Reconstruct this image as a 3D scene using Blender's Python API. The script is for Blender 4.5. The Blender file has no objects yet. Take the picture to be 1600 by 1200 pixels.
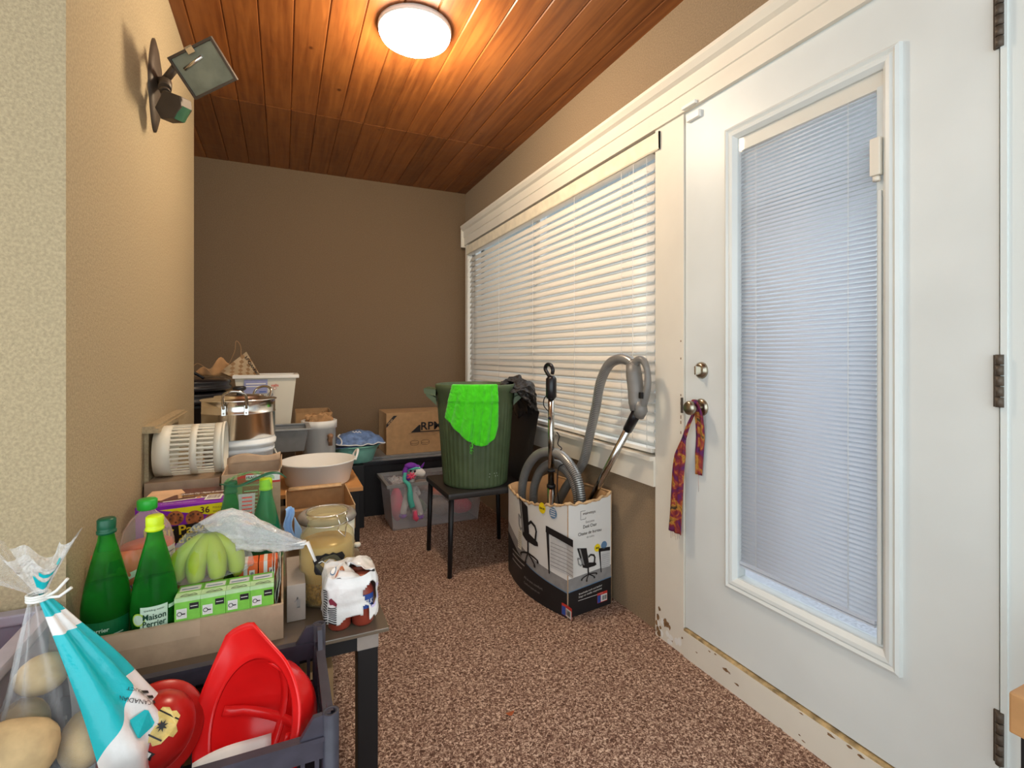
import bpy, bmesh, math, random
from mathutils import Vector, Matrix, noise
random.seed(7)
scn = bpy.context.scene
C = bpy.context.scene.collection
R = math.radians
PI = math.pi

# ------------------------------------------------------------ camera
cam_d = bpy.data.cameras.new('camera')
cam = bpy.data.objects.new('camera', cam_d)
C.objects.link(cam)
cam.location = (0, 0, 1.18)
cam.rotation_euler = (R(90), 0, R(-24.46))
cam_d.sensor_width = 36.0
cam_d.lens = 36.0 * 785.0 / 1600.0
cam_d.shift_y = -44.0 / 1600.0
cam_d.clip_start = 0.02
scn.camera = cam
# ------------------------------------------------------------ world, lights, exposure
scn.view_settings.view_transform = 'Standard'
scn.view_settings.look = 'None'
scn.view_settings.gamma = 1.0
scn.view_settings.use_curve_mapping = False
scn.view_settings.exposure = 0.12
w = bpy.data.worlds.new('overcast_sky')
scn.world = w
w.use_nodes = True
w.node_tree.nodes['Background'].inputs[0].default_value = (0.84, 0.95, 1.0, 1)
w.node_tree.nodes['Background'].inputs[1].default_value = 2.5
scn.cycles.transparent_max_bounces = 32


def lamp(name, kind, loc, energy, color, size=0.1, rot=(0, 0, 0)):
    d = bpy.data.lights.new(name, kind)
    d.energy = energy
    d.color = color
    if kind == 'AREA':
        d.shape = 'RECTANGLE'
        d.size, d.size_y = size
    else:
        d.shadow_soft_size = size
    o = bpy.data.objects.new(name, d)
    o.location = loc
    o.rotation_euler = rot
    C.objects.link(o)
    return o


lamp('room_ceiling_light', 'AREA', (2.7, 2.2, 2.5), 60, (0.78, 0.88, 1.0), (1.4, 2.6))


# ------------------------------------------------------------ helpers
def lin(c):
    if isinstance(c, str):
        c = [int(c[i:i + 2], 16) / 255 for i in (0, 2, 4)]
    return tuple((x / 12.92 if x <= 0.04045 else ((x + 0.055) / 1.055) ** 2.4) for x in c) + (1,)


def mat(name, col, rough=0.6, metal=0.0, bump=None, var=None, alpha=1.0, emit=0, spec=0.5, trans=0.0, ior=1.45, sheen=0):
    m = bpy.data.materials.new(name)
    m.use_nodes = True
    nt = m.node_tree
    b = nt.nodes['Principled BSDF']
    c = lin(col)
    b.inputs['Base Color'].default_value = c
    b.inputs['Roughness'].default_value = rough
    b.inputs['Metallic'].default_value = metal
    b.inputs['Alpha'].default_value = alpha
    b.inputs['Specular IOR Level'].default_value = spec
    b.inputs['Transmission Weight'].default_value = trans
    b.inputs['IOR'].default_value = ior
    if sheen:
        b.inputs['Sheen Weight'].default_value = sheen
    if emit:
        b.inputs['Emission Color'].default_value = c
        b.inputs['Emission Strength'].default_value = emit
    tc = nt.nodes.new('ShaderNodeTexCoord')
    if var is None:
        var = (18.0, 0.08)
    if var:
        n = nt.nodes.new('ShaderNodeTexNoise')
        n.inputs['Scale'].default_value = var[0]
        n.inputs['Detail'].default_value = 4
        nt.links.new(tc.outputs['Object'], n.inputs['Vector'])
        r = nt.nodes.new('ShaderNodeValToRGB')
        k = var[1]
        r.color_ramp.elements[0].position = 0.35
        r.color_ramp.elements[1].position = 0.65
        r.color_ramp.elements[0].color = tuple(x * (1 - k) for x in c[:3]) + (1,)
        r.color_ramp.elements[1].color = tuple(min(1, x * (1 + k)) for x in c[:3]) + (1,)
        nt.links.new(n.outputs['Fac'], r.inputs['Fac'])
        nt.links.new(r.outputs['Color'], b.inputs['Base Color'])
    if bump:
        n2 = nt.nodes.new('ShaderNodeTexNoise')
        n2.inputs['Scale'].default_value = bump[0]
        n2.inputs['Detail'].default_value = 5
        nt.links.new(tc.outputs['Object'], n2.inputs['Vector'])
        bp = nt.nodes.new('ShaderNodeBump')
        bp.inputs['Strength'].default_value = bump[1]
        bp.inputs['Distance'].default_value = bump[2] if len(bump) > 2 else 0.003
        nt.links.new(n2.outputs['Fac'], bp.inputs['Height'])
        nt.links.new(bp.outputs['Normal'], b.inputs['Normal'])
    return m


def film(name, col, opac=0.12, rough=0.12, edge=0.5, bump=(30, 0.6), tint=None):
    """thin clear plastic: mostly transparent, whiter where it is seen edge-on, glossy"""
    m = bpy.data.materials.new(name)
    m.use_nodes = True
    nt = m.node_tree
    nt.nodes.clear()
    out = nt.nodes.new('ShaderNodeOutputMaterial')
    tr = nt.nodes.new('ShaderNodeBsdfTransparent')
    tr.inputs[0].default_value = lin(tint) if tint else (1, 1, 1, 1)
    df = nt.nodes.new('ShaderNodeBsdfPrincipled')
    df.inputs['Base Color'].default_value = lin(col)
    df.inputs['Roughness'].default_value = rough
    df.inputs['Subsurface Weight'].default_value = 0
    tc = nt.nodes.new('ShaderNodeTexCoord')
    n = nt.nodes.new('ShaderNodeTexNoise')
    n.inputs['Scale'].default_value = bump[0]
    n.inputs['Detail'].default_value = 3
    nt.links.new(tc.outputs['Object'], n.inputs['Vector'])
    bp = nt.nodes.new('ShaderNodeBump')
    bp.inputs['Strength'].default_value = bump[1]
    bp.inputs['Distance'].default_value = 0.01
    nt.links.new(n.outputs['Fac'], bp.inputs['Height'])
    nt.links.new(bp.outputs['Normal'], df.inputs['Normal'])
    lw = nt.nodes.new('ShaderNodeLayerWeight')
    lw.inputs['Blend'].default_value = 0.35
    nt.links.new(bp.outputs['Normal'], lw.inputs['Normal'])
    mr = nt.nodes.new('ShaderNodeMapRange')
    mr.inputs['To Min'].default_value = opac
    mr.inputs['To Max'].default_value = edge
    nt.links.new(lw.outputs['Facing'], mr.inputs['Value'])
    mx = nt.nodes.new('ShaderNodeMixShader')
    nt.links.new(mr.outputs['Result'], mx.inputs[0])
    nt.links.new(tr.outputs[0], mx.inputs[1])
    nt.links.new(df.outputs[0], mx.inputs[2])
    nt.links.new(mx.outputs[0], out.inputs[0])
    return m


ORG = {}


class MB:
    def __init__(s):
        s.v = []
        s.f = []
        s.m = []
        s.sm = []

    def add(s, vs, fs, mi=0, smooth=False):
        b = len(s.v)
        s.v += [Vector(p) for p in vs]
        for f in fs:
            s.f.append([b + i for i in f])
            s.m.append(mi)
            s.sm.append(smooth)
        return s

    def box(s, x0, x1, y0, y1, z0, z1, mi=0, M=None, bev=0.0):
        if bev > 0:
            bm = bmesh.new()
            bmesh.ops.create_cube(bm, size=1)
            for v in bm.verts:
                v.co = Vector(((x0 + x1) / 2 + v.co.x * (x1 - x0), (y0 + y1) / 2 + v.co.y * (y1 - y0), (z0 + z1) / 2 + v.co.z * (z1 - z0)))
            bmesh.ops.bevel(bm, geom=bm.edges[:], offset=bev, segments=2, affect='EDGES', profile=0.6)
            bm.verts.index_update()
            vs = [v.co.copy() for v in bm.verts]
            fs = [[v.index for v in f.verts] for f in bm.faces]
            bm.free()
        else:
            vs = [Vector(p) for p in ((x0, y0, z0), (x1, y0, z0), (x1, y1, z0), (x0, y1, z0), (x0, y0, z1), (x1, y0, z1), (x1, y1, z1), (x0, y1, z1))]
            fs = [(0, 3, 2, 1), (4, 5, 6, 7), (0, 1, 5, 4), (1, 2, 6, 5), (2, 3, 7, 6), (3, 0, 4, 7)]
        if M is not None:
            vs = [M @ v for v in vs]
        return s.add(vs, fs, mi)

    def tube(s, pts, r, seg=10, mi=0, caps=True, smooth=True, closed=False, flat=None):
        pts = [Vector(p) for p in pts]
        n = len(pts)
        rs = r if isinstance(r, (list, tuple)) else [r] * n
        T = []
        for i in range(n):
            if closed:
                t = pts[(i + 1) % n] - pts[i - 1]
            else:
                t = pts[min(i + 1, n - 1)] - pts[max(i - 1, 0)]
            T.append(t.normalized() if t.length > 1e-9 else Vector((0, 0, 1)))
        up = Vector((0, 0, 1)) if abs(T[0].z) < 0.9 else Vector((0, 1, 0))
        nrm = (up - T[0] * up.dot(T[0])).normalized()
        vs = []
        for i in range(n):
            nrm = (nrm - T[i] * nrm.dot(T[i]))
            nrm = nrm.normalized() if nrm.length > 1e-6 else T[i].orthogonal().normalized()
            bi = T[i].cross(nrm)
            for k in range(seg):
                a = 2 * PI * k / seg
                fa = flat if flat else 1.0
                vs.append(pts[i] + (nrm * math.cos(a) * fa + bi * math.sin(a)) * rs[i])
        fs = []
        for i in range(n if closed else n - 1):
            j = (i + 1) % n
            for k in range(seg):
                k2 = (k + 1) % seg
                fs.append((i * seg + k, i * seg + k2, j * seg + k2, j * seg + k))
        s.add(vs, fs, mi, smooth)
        if caps and not closed:
            s.add(vs[:seg], [list(range(seg))[::-1]], mi)
            s.add(vs[-seg:], [list(range(seg))], mi)
        return s

    def lathe(s, prof, c=(0, 0, 0), seg=32, mi=0, M=None, smooth=True, sx=1.0, sy=1.0, fn=None):
        vs, fs = [], []
        c = Vector(c)
        n = len(prof)
        for i, (r, z) in enumerate(prof):
            for k in range(seg):
                a = 2 * PI * k / seg
                rr = fn(r, z, a) if fn else r
                p = Vector((rr * math.cos(a) * sx, rr * math.sin(a) * sy, z))
                if M is not None:
                    p = M @ p
                vs.append(p + c)
        for i in range(n - 1):
            for k in range(seg):
                k2 = (k + 1) % seg
                fs.append((i * seg + k, i * seg + k2, (i + 1) * seg + k2, (i + 1) * seg + k))
        return s.add(vs, fs, mi, smooth)

    def grid(s, fn, nu, nv, mi=0, smooth=True, closeu=False):
        vs = [fn(i / nu, j / nv) for j in range(nv + 1) for i in range(nu + (0 if closeu else 1))]
        w_ = nu if closeu else nu + 1
        fs = []
        for j in range(nv):
            for i in range(nu):
                i2 = (i + 1) % w_
                fs.append((j * w_ + i, j * w_ + i2, (j + 1) * w_ + i2, (j + 1) * w_ + i))
        return s.add(vs, fs, mi, smooth)

    def prism(s, poly, d0, d1, ax='y', mi=0):
        """polygon in the plane across ax, extruded from d0 to d1"""
        def P(a, b, d):
            return {'y': (a, d, b), 'x': (d, a, b), 'z': (a, b, d)}[ax]
        n = len(poly)
        vs = [P(a, b, d0) for a, b in poly] + [P(a, b, d1) for a, b in poly]
        fs = [list(range(n)), list(range(n, 2 * n))[::-1]]
        for i in range(n):
            j = (i + 1) % n
            fs.append((i, i + n, j + n, j))
        return s.add(vs, fs, mi)

    def ball(s, c, r, seg=16, mi=0, M=None, fn=None):
        vs, fs = [], []
        rx, ry, rz = r if isinstance(r, (tuple, list)) else (r, r, r)
        nv = max(6, seg // 2)
        for j in range(nv + 1):
            t = PI * j / nv
            for k in range(seg):
                a = 2 * PI * k / seg
                p = Vector((rx * math.sin(t) * math.cos(a), ry * math.sin(t) * math.sin(a), rz * math.cos(t)))
                if fn:
                    p = fn(p)
                if M is not None:
                    p = M @ p
                vs.append(p + Vector(c))
        for j in range(nv):
            for k in range(seg):
                k2 = (k + 1) % seg
                fs.append((j * seg + k, (j + 1) * seg + k, (j + 1) * seg + k2, j * seg + k2))
        return s.add(vs, fs, mi, True)

    def xf(s, M):
        s.v = [M @ v for v in s.v]
        return s

    def build(s, name, mats, parent=None, origin=None, solid=0, bevel=0, subd=0, rim=False):
        if not isinstance(mats, (list, tuple)):
            mats = [mats]
        if parent is not None:
            o0 = ORG[parent.name]
        elif origin is not None:
            o0 = Vector(origin)
        else:
            xs = [v.x for v in s.v]; ys = [v.y for v in s.v]; zs = [v.z for v in s.v]
            o0 = Vector(((min(xs) + max(xs)) / 2, (min(ys) + max(ys)) / 2, min(zs)))
        me = bpy.data.meshes.new(name)
        me.from_pydata([v - o0 for v in s.v], [], s.f)
        for m in mats:
            me.materials.append(m)
        me.polygons.foreach_set('material_index', s.m)
        me.polygons.foreach_set('use_smooth', s.sm)
        me.update()
        if any(s.sm):
            bm = bmesh.new()
            bm.from_mesh(me)
            bmesh.ops.remove_doubles(bm, verts=bm.verts, dist=1e-5)
            bm.to_mesh(me)
            bm.free()
        o = bpy.data.objects.new(name, me)
        C.objects.link(o)
        if parent is not None:
            o.parent = parent
        else:
            o.location = o0
        ORG[o.name] = o0
        if bevel:
            b = o.modifiers.new('bevel', 'BEVEL'); b.width = bevel; b.segments = 2; b.limit_method = 'ANGLE'
        if solid:
            b = o.modifiers.new('solid', 'SOLIDIFY'); b.thickness = solid; b.offset = 0
        if subd:
            b = o.modifiers.new('subd', 'SUBSURF'); b.levels = subd; b.render_levels = subd
        return o


def thing(name, label, cat, loc=(0, 0, 0), group=None):
    o = bpy.data.objects.new(name, None)
    C.objects.link(o)
    o.location = loc
    o.empty_display_size = 0.05
    ORG[o.name] = Vector(loc)
    return tag(o, label, cat, group)


def tag(o, label, cat, group=None, kind=None):
    o['label'] = label
    o['category'] = cat
    if group:
        o['group'] = group
    if kind:
        o['kind'] = kind
    return o


def struct(o, label=None):
    o['kind'] = 'structure'
    if label:
        o['label'] = label
    return o


def copy_tree(o, d=None, parent=None):
    c = o.copy()
    C.objects.link(c)
    if parent is not None:
        c.parent = parent
    elif d is not None:
        c.location = o.location + Vector(d)
    for ch in [x for x in bpy.data.objects if x.parent == o]:
        copy_tree(ch, None, c)
    return c


def spline(pts, n=8):
    P = [Vector(p) for p in pts]
    P = [P[0] * 2 - P[1]] + P + [P[-1] * 2 - P[-2]]
    out = []
    for i in range(1, len(P) - 2):
        for k in range(n):
            t = k / n
            a, b, c, d = P[i - 1], P[i], P[i + 1], P[i + 2]
            out.append(0.5 * ((2 * b) + (c - a) * t + (2 * a - 5 * b + 4 * c - d) * t * t + (3 * b - a - 3 * c + d) * t ** 3))
    out.append(P[-2])
    return out


def resample(pts, step):
    out = [pts[0]]
    acc = 0
    for a, b in zip(pts, pts[1:]):
        L = (b - a).length
        while acc + L >= step and L > 1e-9:
            t = (step - acc) / L
            a = a.lerp(b, t)
            out.append(a)
            L = (b - a).length
            acc = 0
        acc += L
    return out


_txt = {}


def text2d(st, bold=False):
    key = (st, bold)
    if key in _txt:
        return _txt[key]
    cu = bpy.data.curves.new('t', 'FONT')
    cu.body = st
    cu.resolution_u = 3
    cu.size = 1
    if bold:
        cu.offset = 0.02
    o = bpy.data.objects.new('t', cu)
    C.objects.link(o)
    dg = bpy.context.evaluated_depsgraph_get()
    me = bpy.data.meshes.new_from_object(o.evaluated_get(dg))
    vs = [(v.co.x, v.co.y) for v in me.vertices]
    fs = [list(p.vertices) for p in me.polygons]
    bpy.data.objects.remove(o)
    bpy.data.meshes.remove(me)
    bpy.data.curves.remove(cu)
    x0 = min([v[0] for v in vs] or [0])
    x1 = max([v[0] for v in vs] or [1])
    vs = [(v[0] - x0, v[1]) for v in vs]
    _txt[key] = (vs, fs, x1 - x0)
    return _txt[key]


class Face:
    """prints flat shapes on a surface given by a map (x, y, lift) -> point"""
    def __init__(s, mb, fn, lift=0.0004):
        s.mb, s.fn, s.l = mb, fn, lift
        s.k = 1

    def rect(s, x0, y0, x1, y1, mi, n=1, k=1):
        vs, fs = [], []
        for j in (0, 1):
            for i in range(n + 1):
                vs.append(s.fn(x0 + (x1 - x0) * i / n, y1 if j else y0, s.l * k))
        for i in range(n):
            fs.append((i, i + 1, n + 2 + i, n + 1 + i))
        s.mb.add(vs, fs, mi)

    def poly(s, pts, mi, k=1):
        s.mb.add([s.fn(x, y, s.l * k) for x, y in pts], [list(range(len(pts)))], mi)

    def disc(s, x, y, r, mi, k=1, n=20, sy=1):
        s.poly([(x + r * math.cos(2 * PI * i / n), y + sy * r * math.sin(2 * PI * i / n)) for i in range(n)], mi, k)

    def stroke(s, pts, wd, mi, k=1):
        for (a, b), (c, d) in zip(pts, pts[1:]):
            L = math.hypot(c - a, d - b) or 1
            nx, ny = -(d - b) / L * wd / 2, (c - a) / L * wd / 2
            ex, ey = (c - a) / L * wd * .3, (d - b) / L * wd * .3
            s.poly([(a + nx - ex, b + ny - ey), (a - nx - ex, b - ny - ey), (c - nx + ex, d - ny + ey), (c + nx + ex, d + ny + ey)], mi, k)

    def text(s, st, x, y, size, mi, k=2, bold=False, center=False, rot=0, width=None):
        vs, fs, w_ = text2d(st, bold)
        sx = size if width is None else width / w_
        if center:
            x -= w_ * sx / 2 * math.cos(rot)
            y -= w_ * sx / 2 * math.sin(rot)
        ca, sa = math.cos(rot), math.sin(rot)
        s.mb.add([s.fn(x + a * sx * ca - b * size * sa, y + a * sx * sa + b * size * ca, s.l * k) for a, b in vs], fs, mi)

    def barcode(s, x0, y0, x1, y1, white, black, k=1):
        s.rect(x0, y0, x1, y1, white, k=k)
        x = x0 + (x1 - x0) * .12
        while x < x1 - (x1 - x0) * .14:
            wd = (x1 - x0) * random.choice((.02, .03, .05))
            s.rect(x, y0 + (y1 - y0) * .22, x + wd, y1 - (y1 - y0) * .12, black, k=k + 1)
            x += wd + (x1 - x0) * random.choice((.025, .035))


def plane_fn(o, xd, yd):
    o, xd, yd = Vector(o), Vector(xd).normalized(), Vector(yd).normalized()
    nn = xd.cross(yd)
    return lambda x, y, l: o + xd * x + yd * y + nn * l


def cyl_fn(c, rad, a0=-PI / 2):
    """x runs as arc length round a vertical cylinder, centred on angle a0; rad(z) gives the radius"""
    c = Vector(c)
    def fn(x, y, l):
        r = rad(y)
        a = a0 + x / r
        return c + Vector(((r + l) * math.cos(a), (r + l) * math.sin(a), y))
    return fn


def rough_open_box(name_mats, x0, x1, y0, y1, z0, z1, t=0.004, M=None):
    mb = MB()
    mb.box(x0, x1, y0, y1, z0, z0 + t, M=M)
    mb.box(x0, x0 + t, y0, y1, z0 + t, z1, M=M)
    mb.box(x1 - t, x1, y0, y1, z0 + t, z1, M=M)
    mb.box(x0 + t, x1 - t, y0, y0 + t, z0 + t, z1, M=M)
    mb.box(x0 + t, x1 - t, y1 - t, y1, z0 + t, z1, M=M)
    return mb


# ------------------------------------------------------------ materials
M_ = {}
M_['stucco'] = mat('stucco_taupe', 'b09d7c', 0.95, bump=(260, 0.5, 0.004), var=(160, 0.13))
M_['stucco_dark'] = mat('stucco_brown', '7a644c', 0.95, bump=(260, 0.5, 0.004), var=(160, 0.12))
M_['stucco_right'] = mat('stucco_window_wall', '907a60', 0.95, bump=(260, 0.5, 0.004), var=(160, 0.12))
M_['trim'] = mat('trim_paint', 'e0d8c9', 0.45, var=(4, 0.03), bump=(60, 0.05))
M_['door'] = mat('door_paint', 'd9dcd9', 0.4, var=(2.2, 0.05), bump=(80, 0.04))
M_['white_wall'] = mat('white_wall_paint', 'd9dedb', 0.55, var=(2, 0.03))
M_['bare'] = mat('bare_wood_wear', 'b89d70', 0.8, var=(30, 0.45))
M_['chip'] = mat('chipped_paint_brown', '80603f', 0.85, var=(80, 0.3))
M_['white'] = mat('white_plastic', 'ece9e2', 0.35, var=(6, 0.02))
M_['cream'] = mat('cream_plastic', 'e3dcca', 0.4, var=(6, 0.03))
M_['slat'] = mat('blind_white', 'f0e9dd', 0.4, var=(3, 0.02))
M_['slat2'] = mat('mini_blind_white', 'cdd1dc', 0.4, var=(3, 0.02))
M_['black'] = mat('black_matte', '141214', 0.5)
M_['blackgloss'] = mat('black_gloss', '17151a', 0.28)
M_['leather'] = mat('black_leatherette', '2a2624', 0.42, bump=(200, 0.25, 0.001))
M_['darkgrey'] = mat('dark_grey_plastic', '3a3640', 0.45, var=(12, 0.12))
M_['crate'] = mat('crate_plastic', '3b3843', 0.42, var=(30, 0.15))
M_['grey'] = mat('grey_plastic', '7d7f80', 0.45)
M_['greybin'] = mat('grey_storage_plastic', '8b8490', 0.45)
M_['midgrey'] = mat('vacuum_grey', '7b7772', 0.38)
M_['steel'] = mat('stainless_steel', 'e6e3de', 0.2, 1.0, var=(9, 0.06))
M_['nickel'] = mat('brushed_nickel', 'a9a08f', 0.28, 1.0)
M_['chrome'] = mat('chrome_tube', 'b9b6b0', 0.16, 1.0)
M_['bronze'] = mat('bronze_lamp_body', '554a3f', 0.5, 0.3)
M_['card'] = mat('cardboard', 'b08a60', 0.85, var=(25, 0.08), bump=(90, 0.15))
M_['card2'] = mat('pale_cardboard', 'b89c80', 0.85, var=(25, 0.08), bump=(90, 0.15))
M_['tape'] = mat('packing_tape', 'c3a88c', 0.35, var=(25, 0.06))
M_['cardin'] = mat('cardboard_edge', 'c9a67c', 0.9, var=(40, 0.15))
M_['kraft'] = mat('kraft_paper', 'b58a5e', 0.85, bump=(40, 0.4, 0.004), var=(20, 0.12))
M_['paper'] = mat('white_paper', 'e9e6e0', 0.7, var=(20, 0.04))
M_['red'] = mat('red_plastic', 'e81f1f', 0.22, var=(10, 0.06))
M_['darkred'] = mat('dark_red_plastic', 'b3201c', 0.28, var=(10, 0.12))
M_['gold'] = mat('gold_print', 'd9bc6c', 0.4, var=(60, 0.2))
M_['greencan'] = mat('dark_green_plastic', '4c5a3c', 0.5, var=(14, 0.12))
M_['lime'] = mat('lime_microfibre', '46d608', 0.95, bump=(260, 0.9, 0.004), var=(30, 0.1), sheen=0.4)
M_['bottle'] = mat('green_bottle', '3cc248', 0.06, trans=0.86, ior=1.12, var=(14, 0.35))
M_['bottledark'] = mat('dark_green_bottle', '22a344', 0.08, trans=0.6, ior=1.12, var=(6, 0.2))
M_['bottlesolid'] = mat('teal_green_bottle', '0b6d4b', 0.25)
M_['capgreen'] = mat('green_cap', '12583c', 0.35)
M_['capbright'] = mat('bright_green_cap', '2fb23c', 0.35)
M_['caplime'] = mat('lime_cap', 'cfe61a', 0.35)
M_['labelgreen'] = mat('pale_green_label', 'cfe6cf', 0.5)
M_['labelink'] = mat('dark_green_ink', '14432f', 0.5)
M_['limefruit'] = mat('lime_fruit_print', 'b9dc4a', 0.5)
M_['purple'] = mat('purple_print', '8a24b4', 0.4)
M_['brownp'] = mat('brown_print', '6b4033', 0.4)
M_['yellow'] = mat('yellow_print', 'f5e21f', 0.4)
M_['yellowtxt'] = mat('yellow_letters', 'f2d52e', 0.4)
M_['orange'] = mat('orange_print', 'f0703c', 0.4)
M_['cookie'] = mat('cookie_print', 'b5673c', 0.5, var=(60, 0.35))
M_['skin'] = mat('peach_print', 'e8bd94', 0.5)
M_['blue'] = mat('blue_print', '2f4f9a', 0.4)
M_['bluegrey'] = mat('blue_grey_print', '5f7f9f', 0.4)
M_['teagreen'] = mat('tea_box_green', '7cc34a', 0.4, var=(40, 0.1))
M_['teapale'] = mat('tea_box_pale_green', 'b9d9a4', 0.4, var=(40, 0.1))
M_['ink'] = mat('black_ink', '1c1a1c', 0.5)
M_['greyprint'] = mat('grey_print', '8d8a88', 0.5, var=(30, 0.1))
M_['lightgreyprint'] = mat('light_grey_print', 'c9c7c5', 0.5, var=(40, 0.06))
M_['boxwhite'] = mat('box_white_print', 'dedbd6', 0.4, var=(5, 0.03))
M_['redprint'] = mat('red_print', 'c63a30', 0.4)
M_['teal'] = mat('teal_plastic', '8ccdb9', 0.4)
M_['tealprint'] = mat('teal_bag_print', '12b2ba', 0.2, bump=(22, 0.5, 0.01), var=(9, 0.06))
M_['bagwhite'] = mat('white_bag_print', 'e6e2de', 0.22, bump=(22, 0.5, 0.01))
M_['film'] = film('clear_film', 'f2f2f4', 0.05, 0.1, 0.5, bump=(26, 1.0))
M_['filmwhite'] = film('milky_film', 'f6f4f2', 0.30, 0.12, 0.8, bump=(45, 2.0))
M_['filmgreen'] = film('green_tinted_film', '8fd196', 0.10, 0.12, 0.5, tint='d8f2d6')
M_['frost'] = film('frosted_bin_plastic', 'd8d2d2', 0.20, 0.3, 0.5, bump=(8, 0.1))
M_['frostlid'] = film('translucent_lid_plastic', '9a9896', 0.62, 0.3, 0.9, bump=(8, 0.1))
M_['glass'] = film('pane_glass', 'dfe8ee', 0.03, 0.02, 0.35, bump=(2, 0.0))
M_['jarglass'] = film('jar_glass', 'd9cfa8', 0.10, 0.05, 0.6, bump=(3, 0.05), tint='f2ecd8')
M_['jugplastic'] = film('clear_jug_plastic', 'f0dcd4', 0.14, 0.1, 0.6, bump=(6, 0.1))
M_['juice'] = mat('pink_juice', 'd9624a', 0.3)
M_['grain'] = mat('golden_grain', 'b98a35', 0.6, var=(120, 0.45), bump=(150, 0.8, 0.006))
M_['liquid'] = mat('cloudy_golden_liquid', 'c8a765', 0.25, var=(10, 0.12))
M_['potato'] = mat('potato_skin', 'c2a578', 0.7, var=(30, 0.16), bump=(60, 0.2, 0.003))
M_['banana'] = mat('green_yellow_banana', 'a2b236', 0.5, var=(12, 0.15))
M_['bananatip'] = mat('banana_stem', '5d7a2a', 0.6)
M_['choc'] = mat('brown_red_bottle', '8f3a2a', 0.3, var=(30, 0.1))
M_['lilac'] = mat('lilac_print', 'cdbfe0', 0.3)
M_['plush'] = mat('white_plush', 'efe6dc', 0.95, bump=(120, 0.5, 0.004))
M_['plushteal'] = mat('teal_plush', '55b9a4', 0.95, bump=(120, 0.5, 0.004))
M_['plushpurple'] = mat('purple_plush', '7e37a8', 0.9, bump=(120, 0.5, 0.004))
M_['plushpink'] = mat('pink_plush', 'e8506e', 0.9, bump=(120, 0.5, 0.004))
M_['plushgreen'] = mat('dark_green_cloth', '4c6a4c', 0.9)
M_['plushgrey'] = mat('grey_brown_cloth', '8a7a70', 0.9, bump=(60, 0.5, 0.004))
M_['bluebag'] = mat('navy_printed_bag', '6580ac', 0.35, bump=(35, 0.7, 0.012), var=(30, 0.3))
M_['paleblue'] = mat('pale_blue_plastic', '9dc0e8', 0.4)
M_['tableglass'] = mat('brown_tinted_glass', '6f6152', 0.08, var=(3, 0.05), spec=0.8)
M_['binbag'] = mat('black_bin_bag', '2a2522', 0.25, bump=(30, 1.0, 0.02))
M_['wood'] = mat('butcher_block', 'b98a5a', 0.5, var=(14, 0.15))
M_['board'] = mat('orange_wood_board', 'c08850', 0.5, var=(8, 0.12))
M_['sensor'] = mat('sensor_lens', '3f6a4e', 0.2)
M_['lampglass'] = mat('floodlight_glass', '7c8070', 0.15, var=(12, 0.2))
M_['globe'] = mat('lamp_globe', 'fff6e8', 0.5, emit=9.0, var=False)
M_['plaid'] = mat('printed_plaid_paper', 'cbb08c', 0.8, var=(9, 0.2))
M_['plaid2'] = mat('plaid_brown_square', 'a9835c', 0.8)


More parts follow.
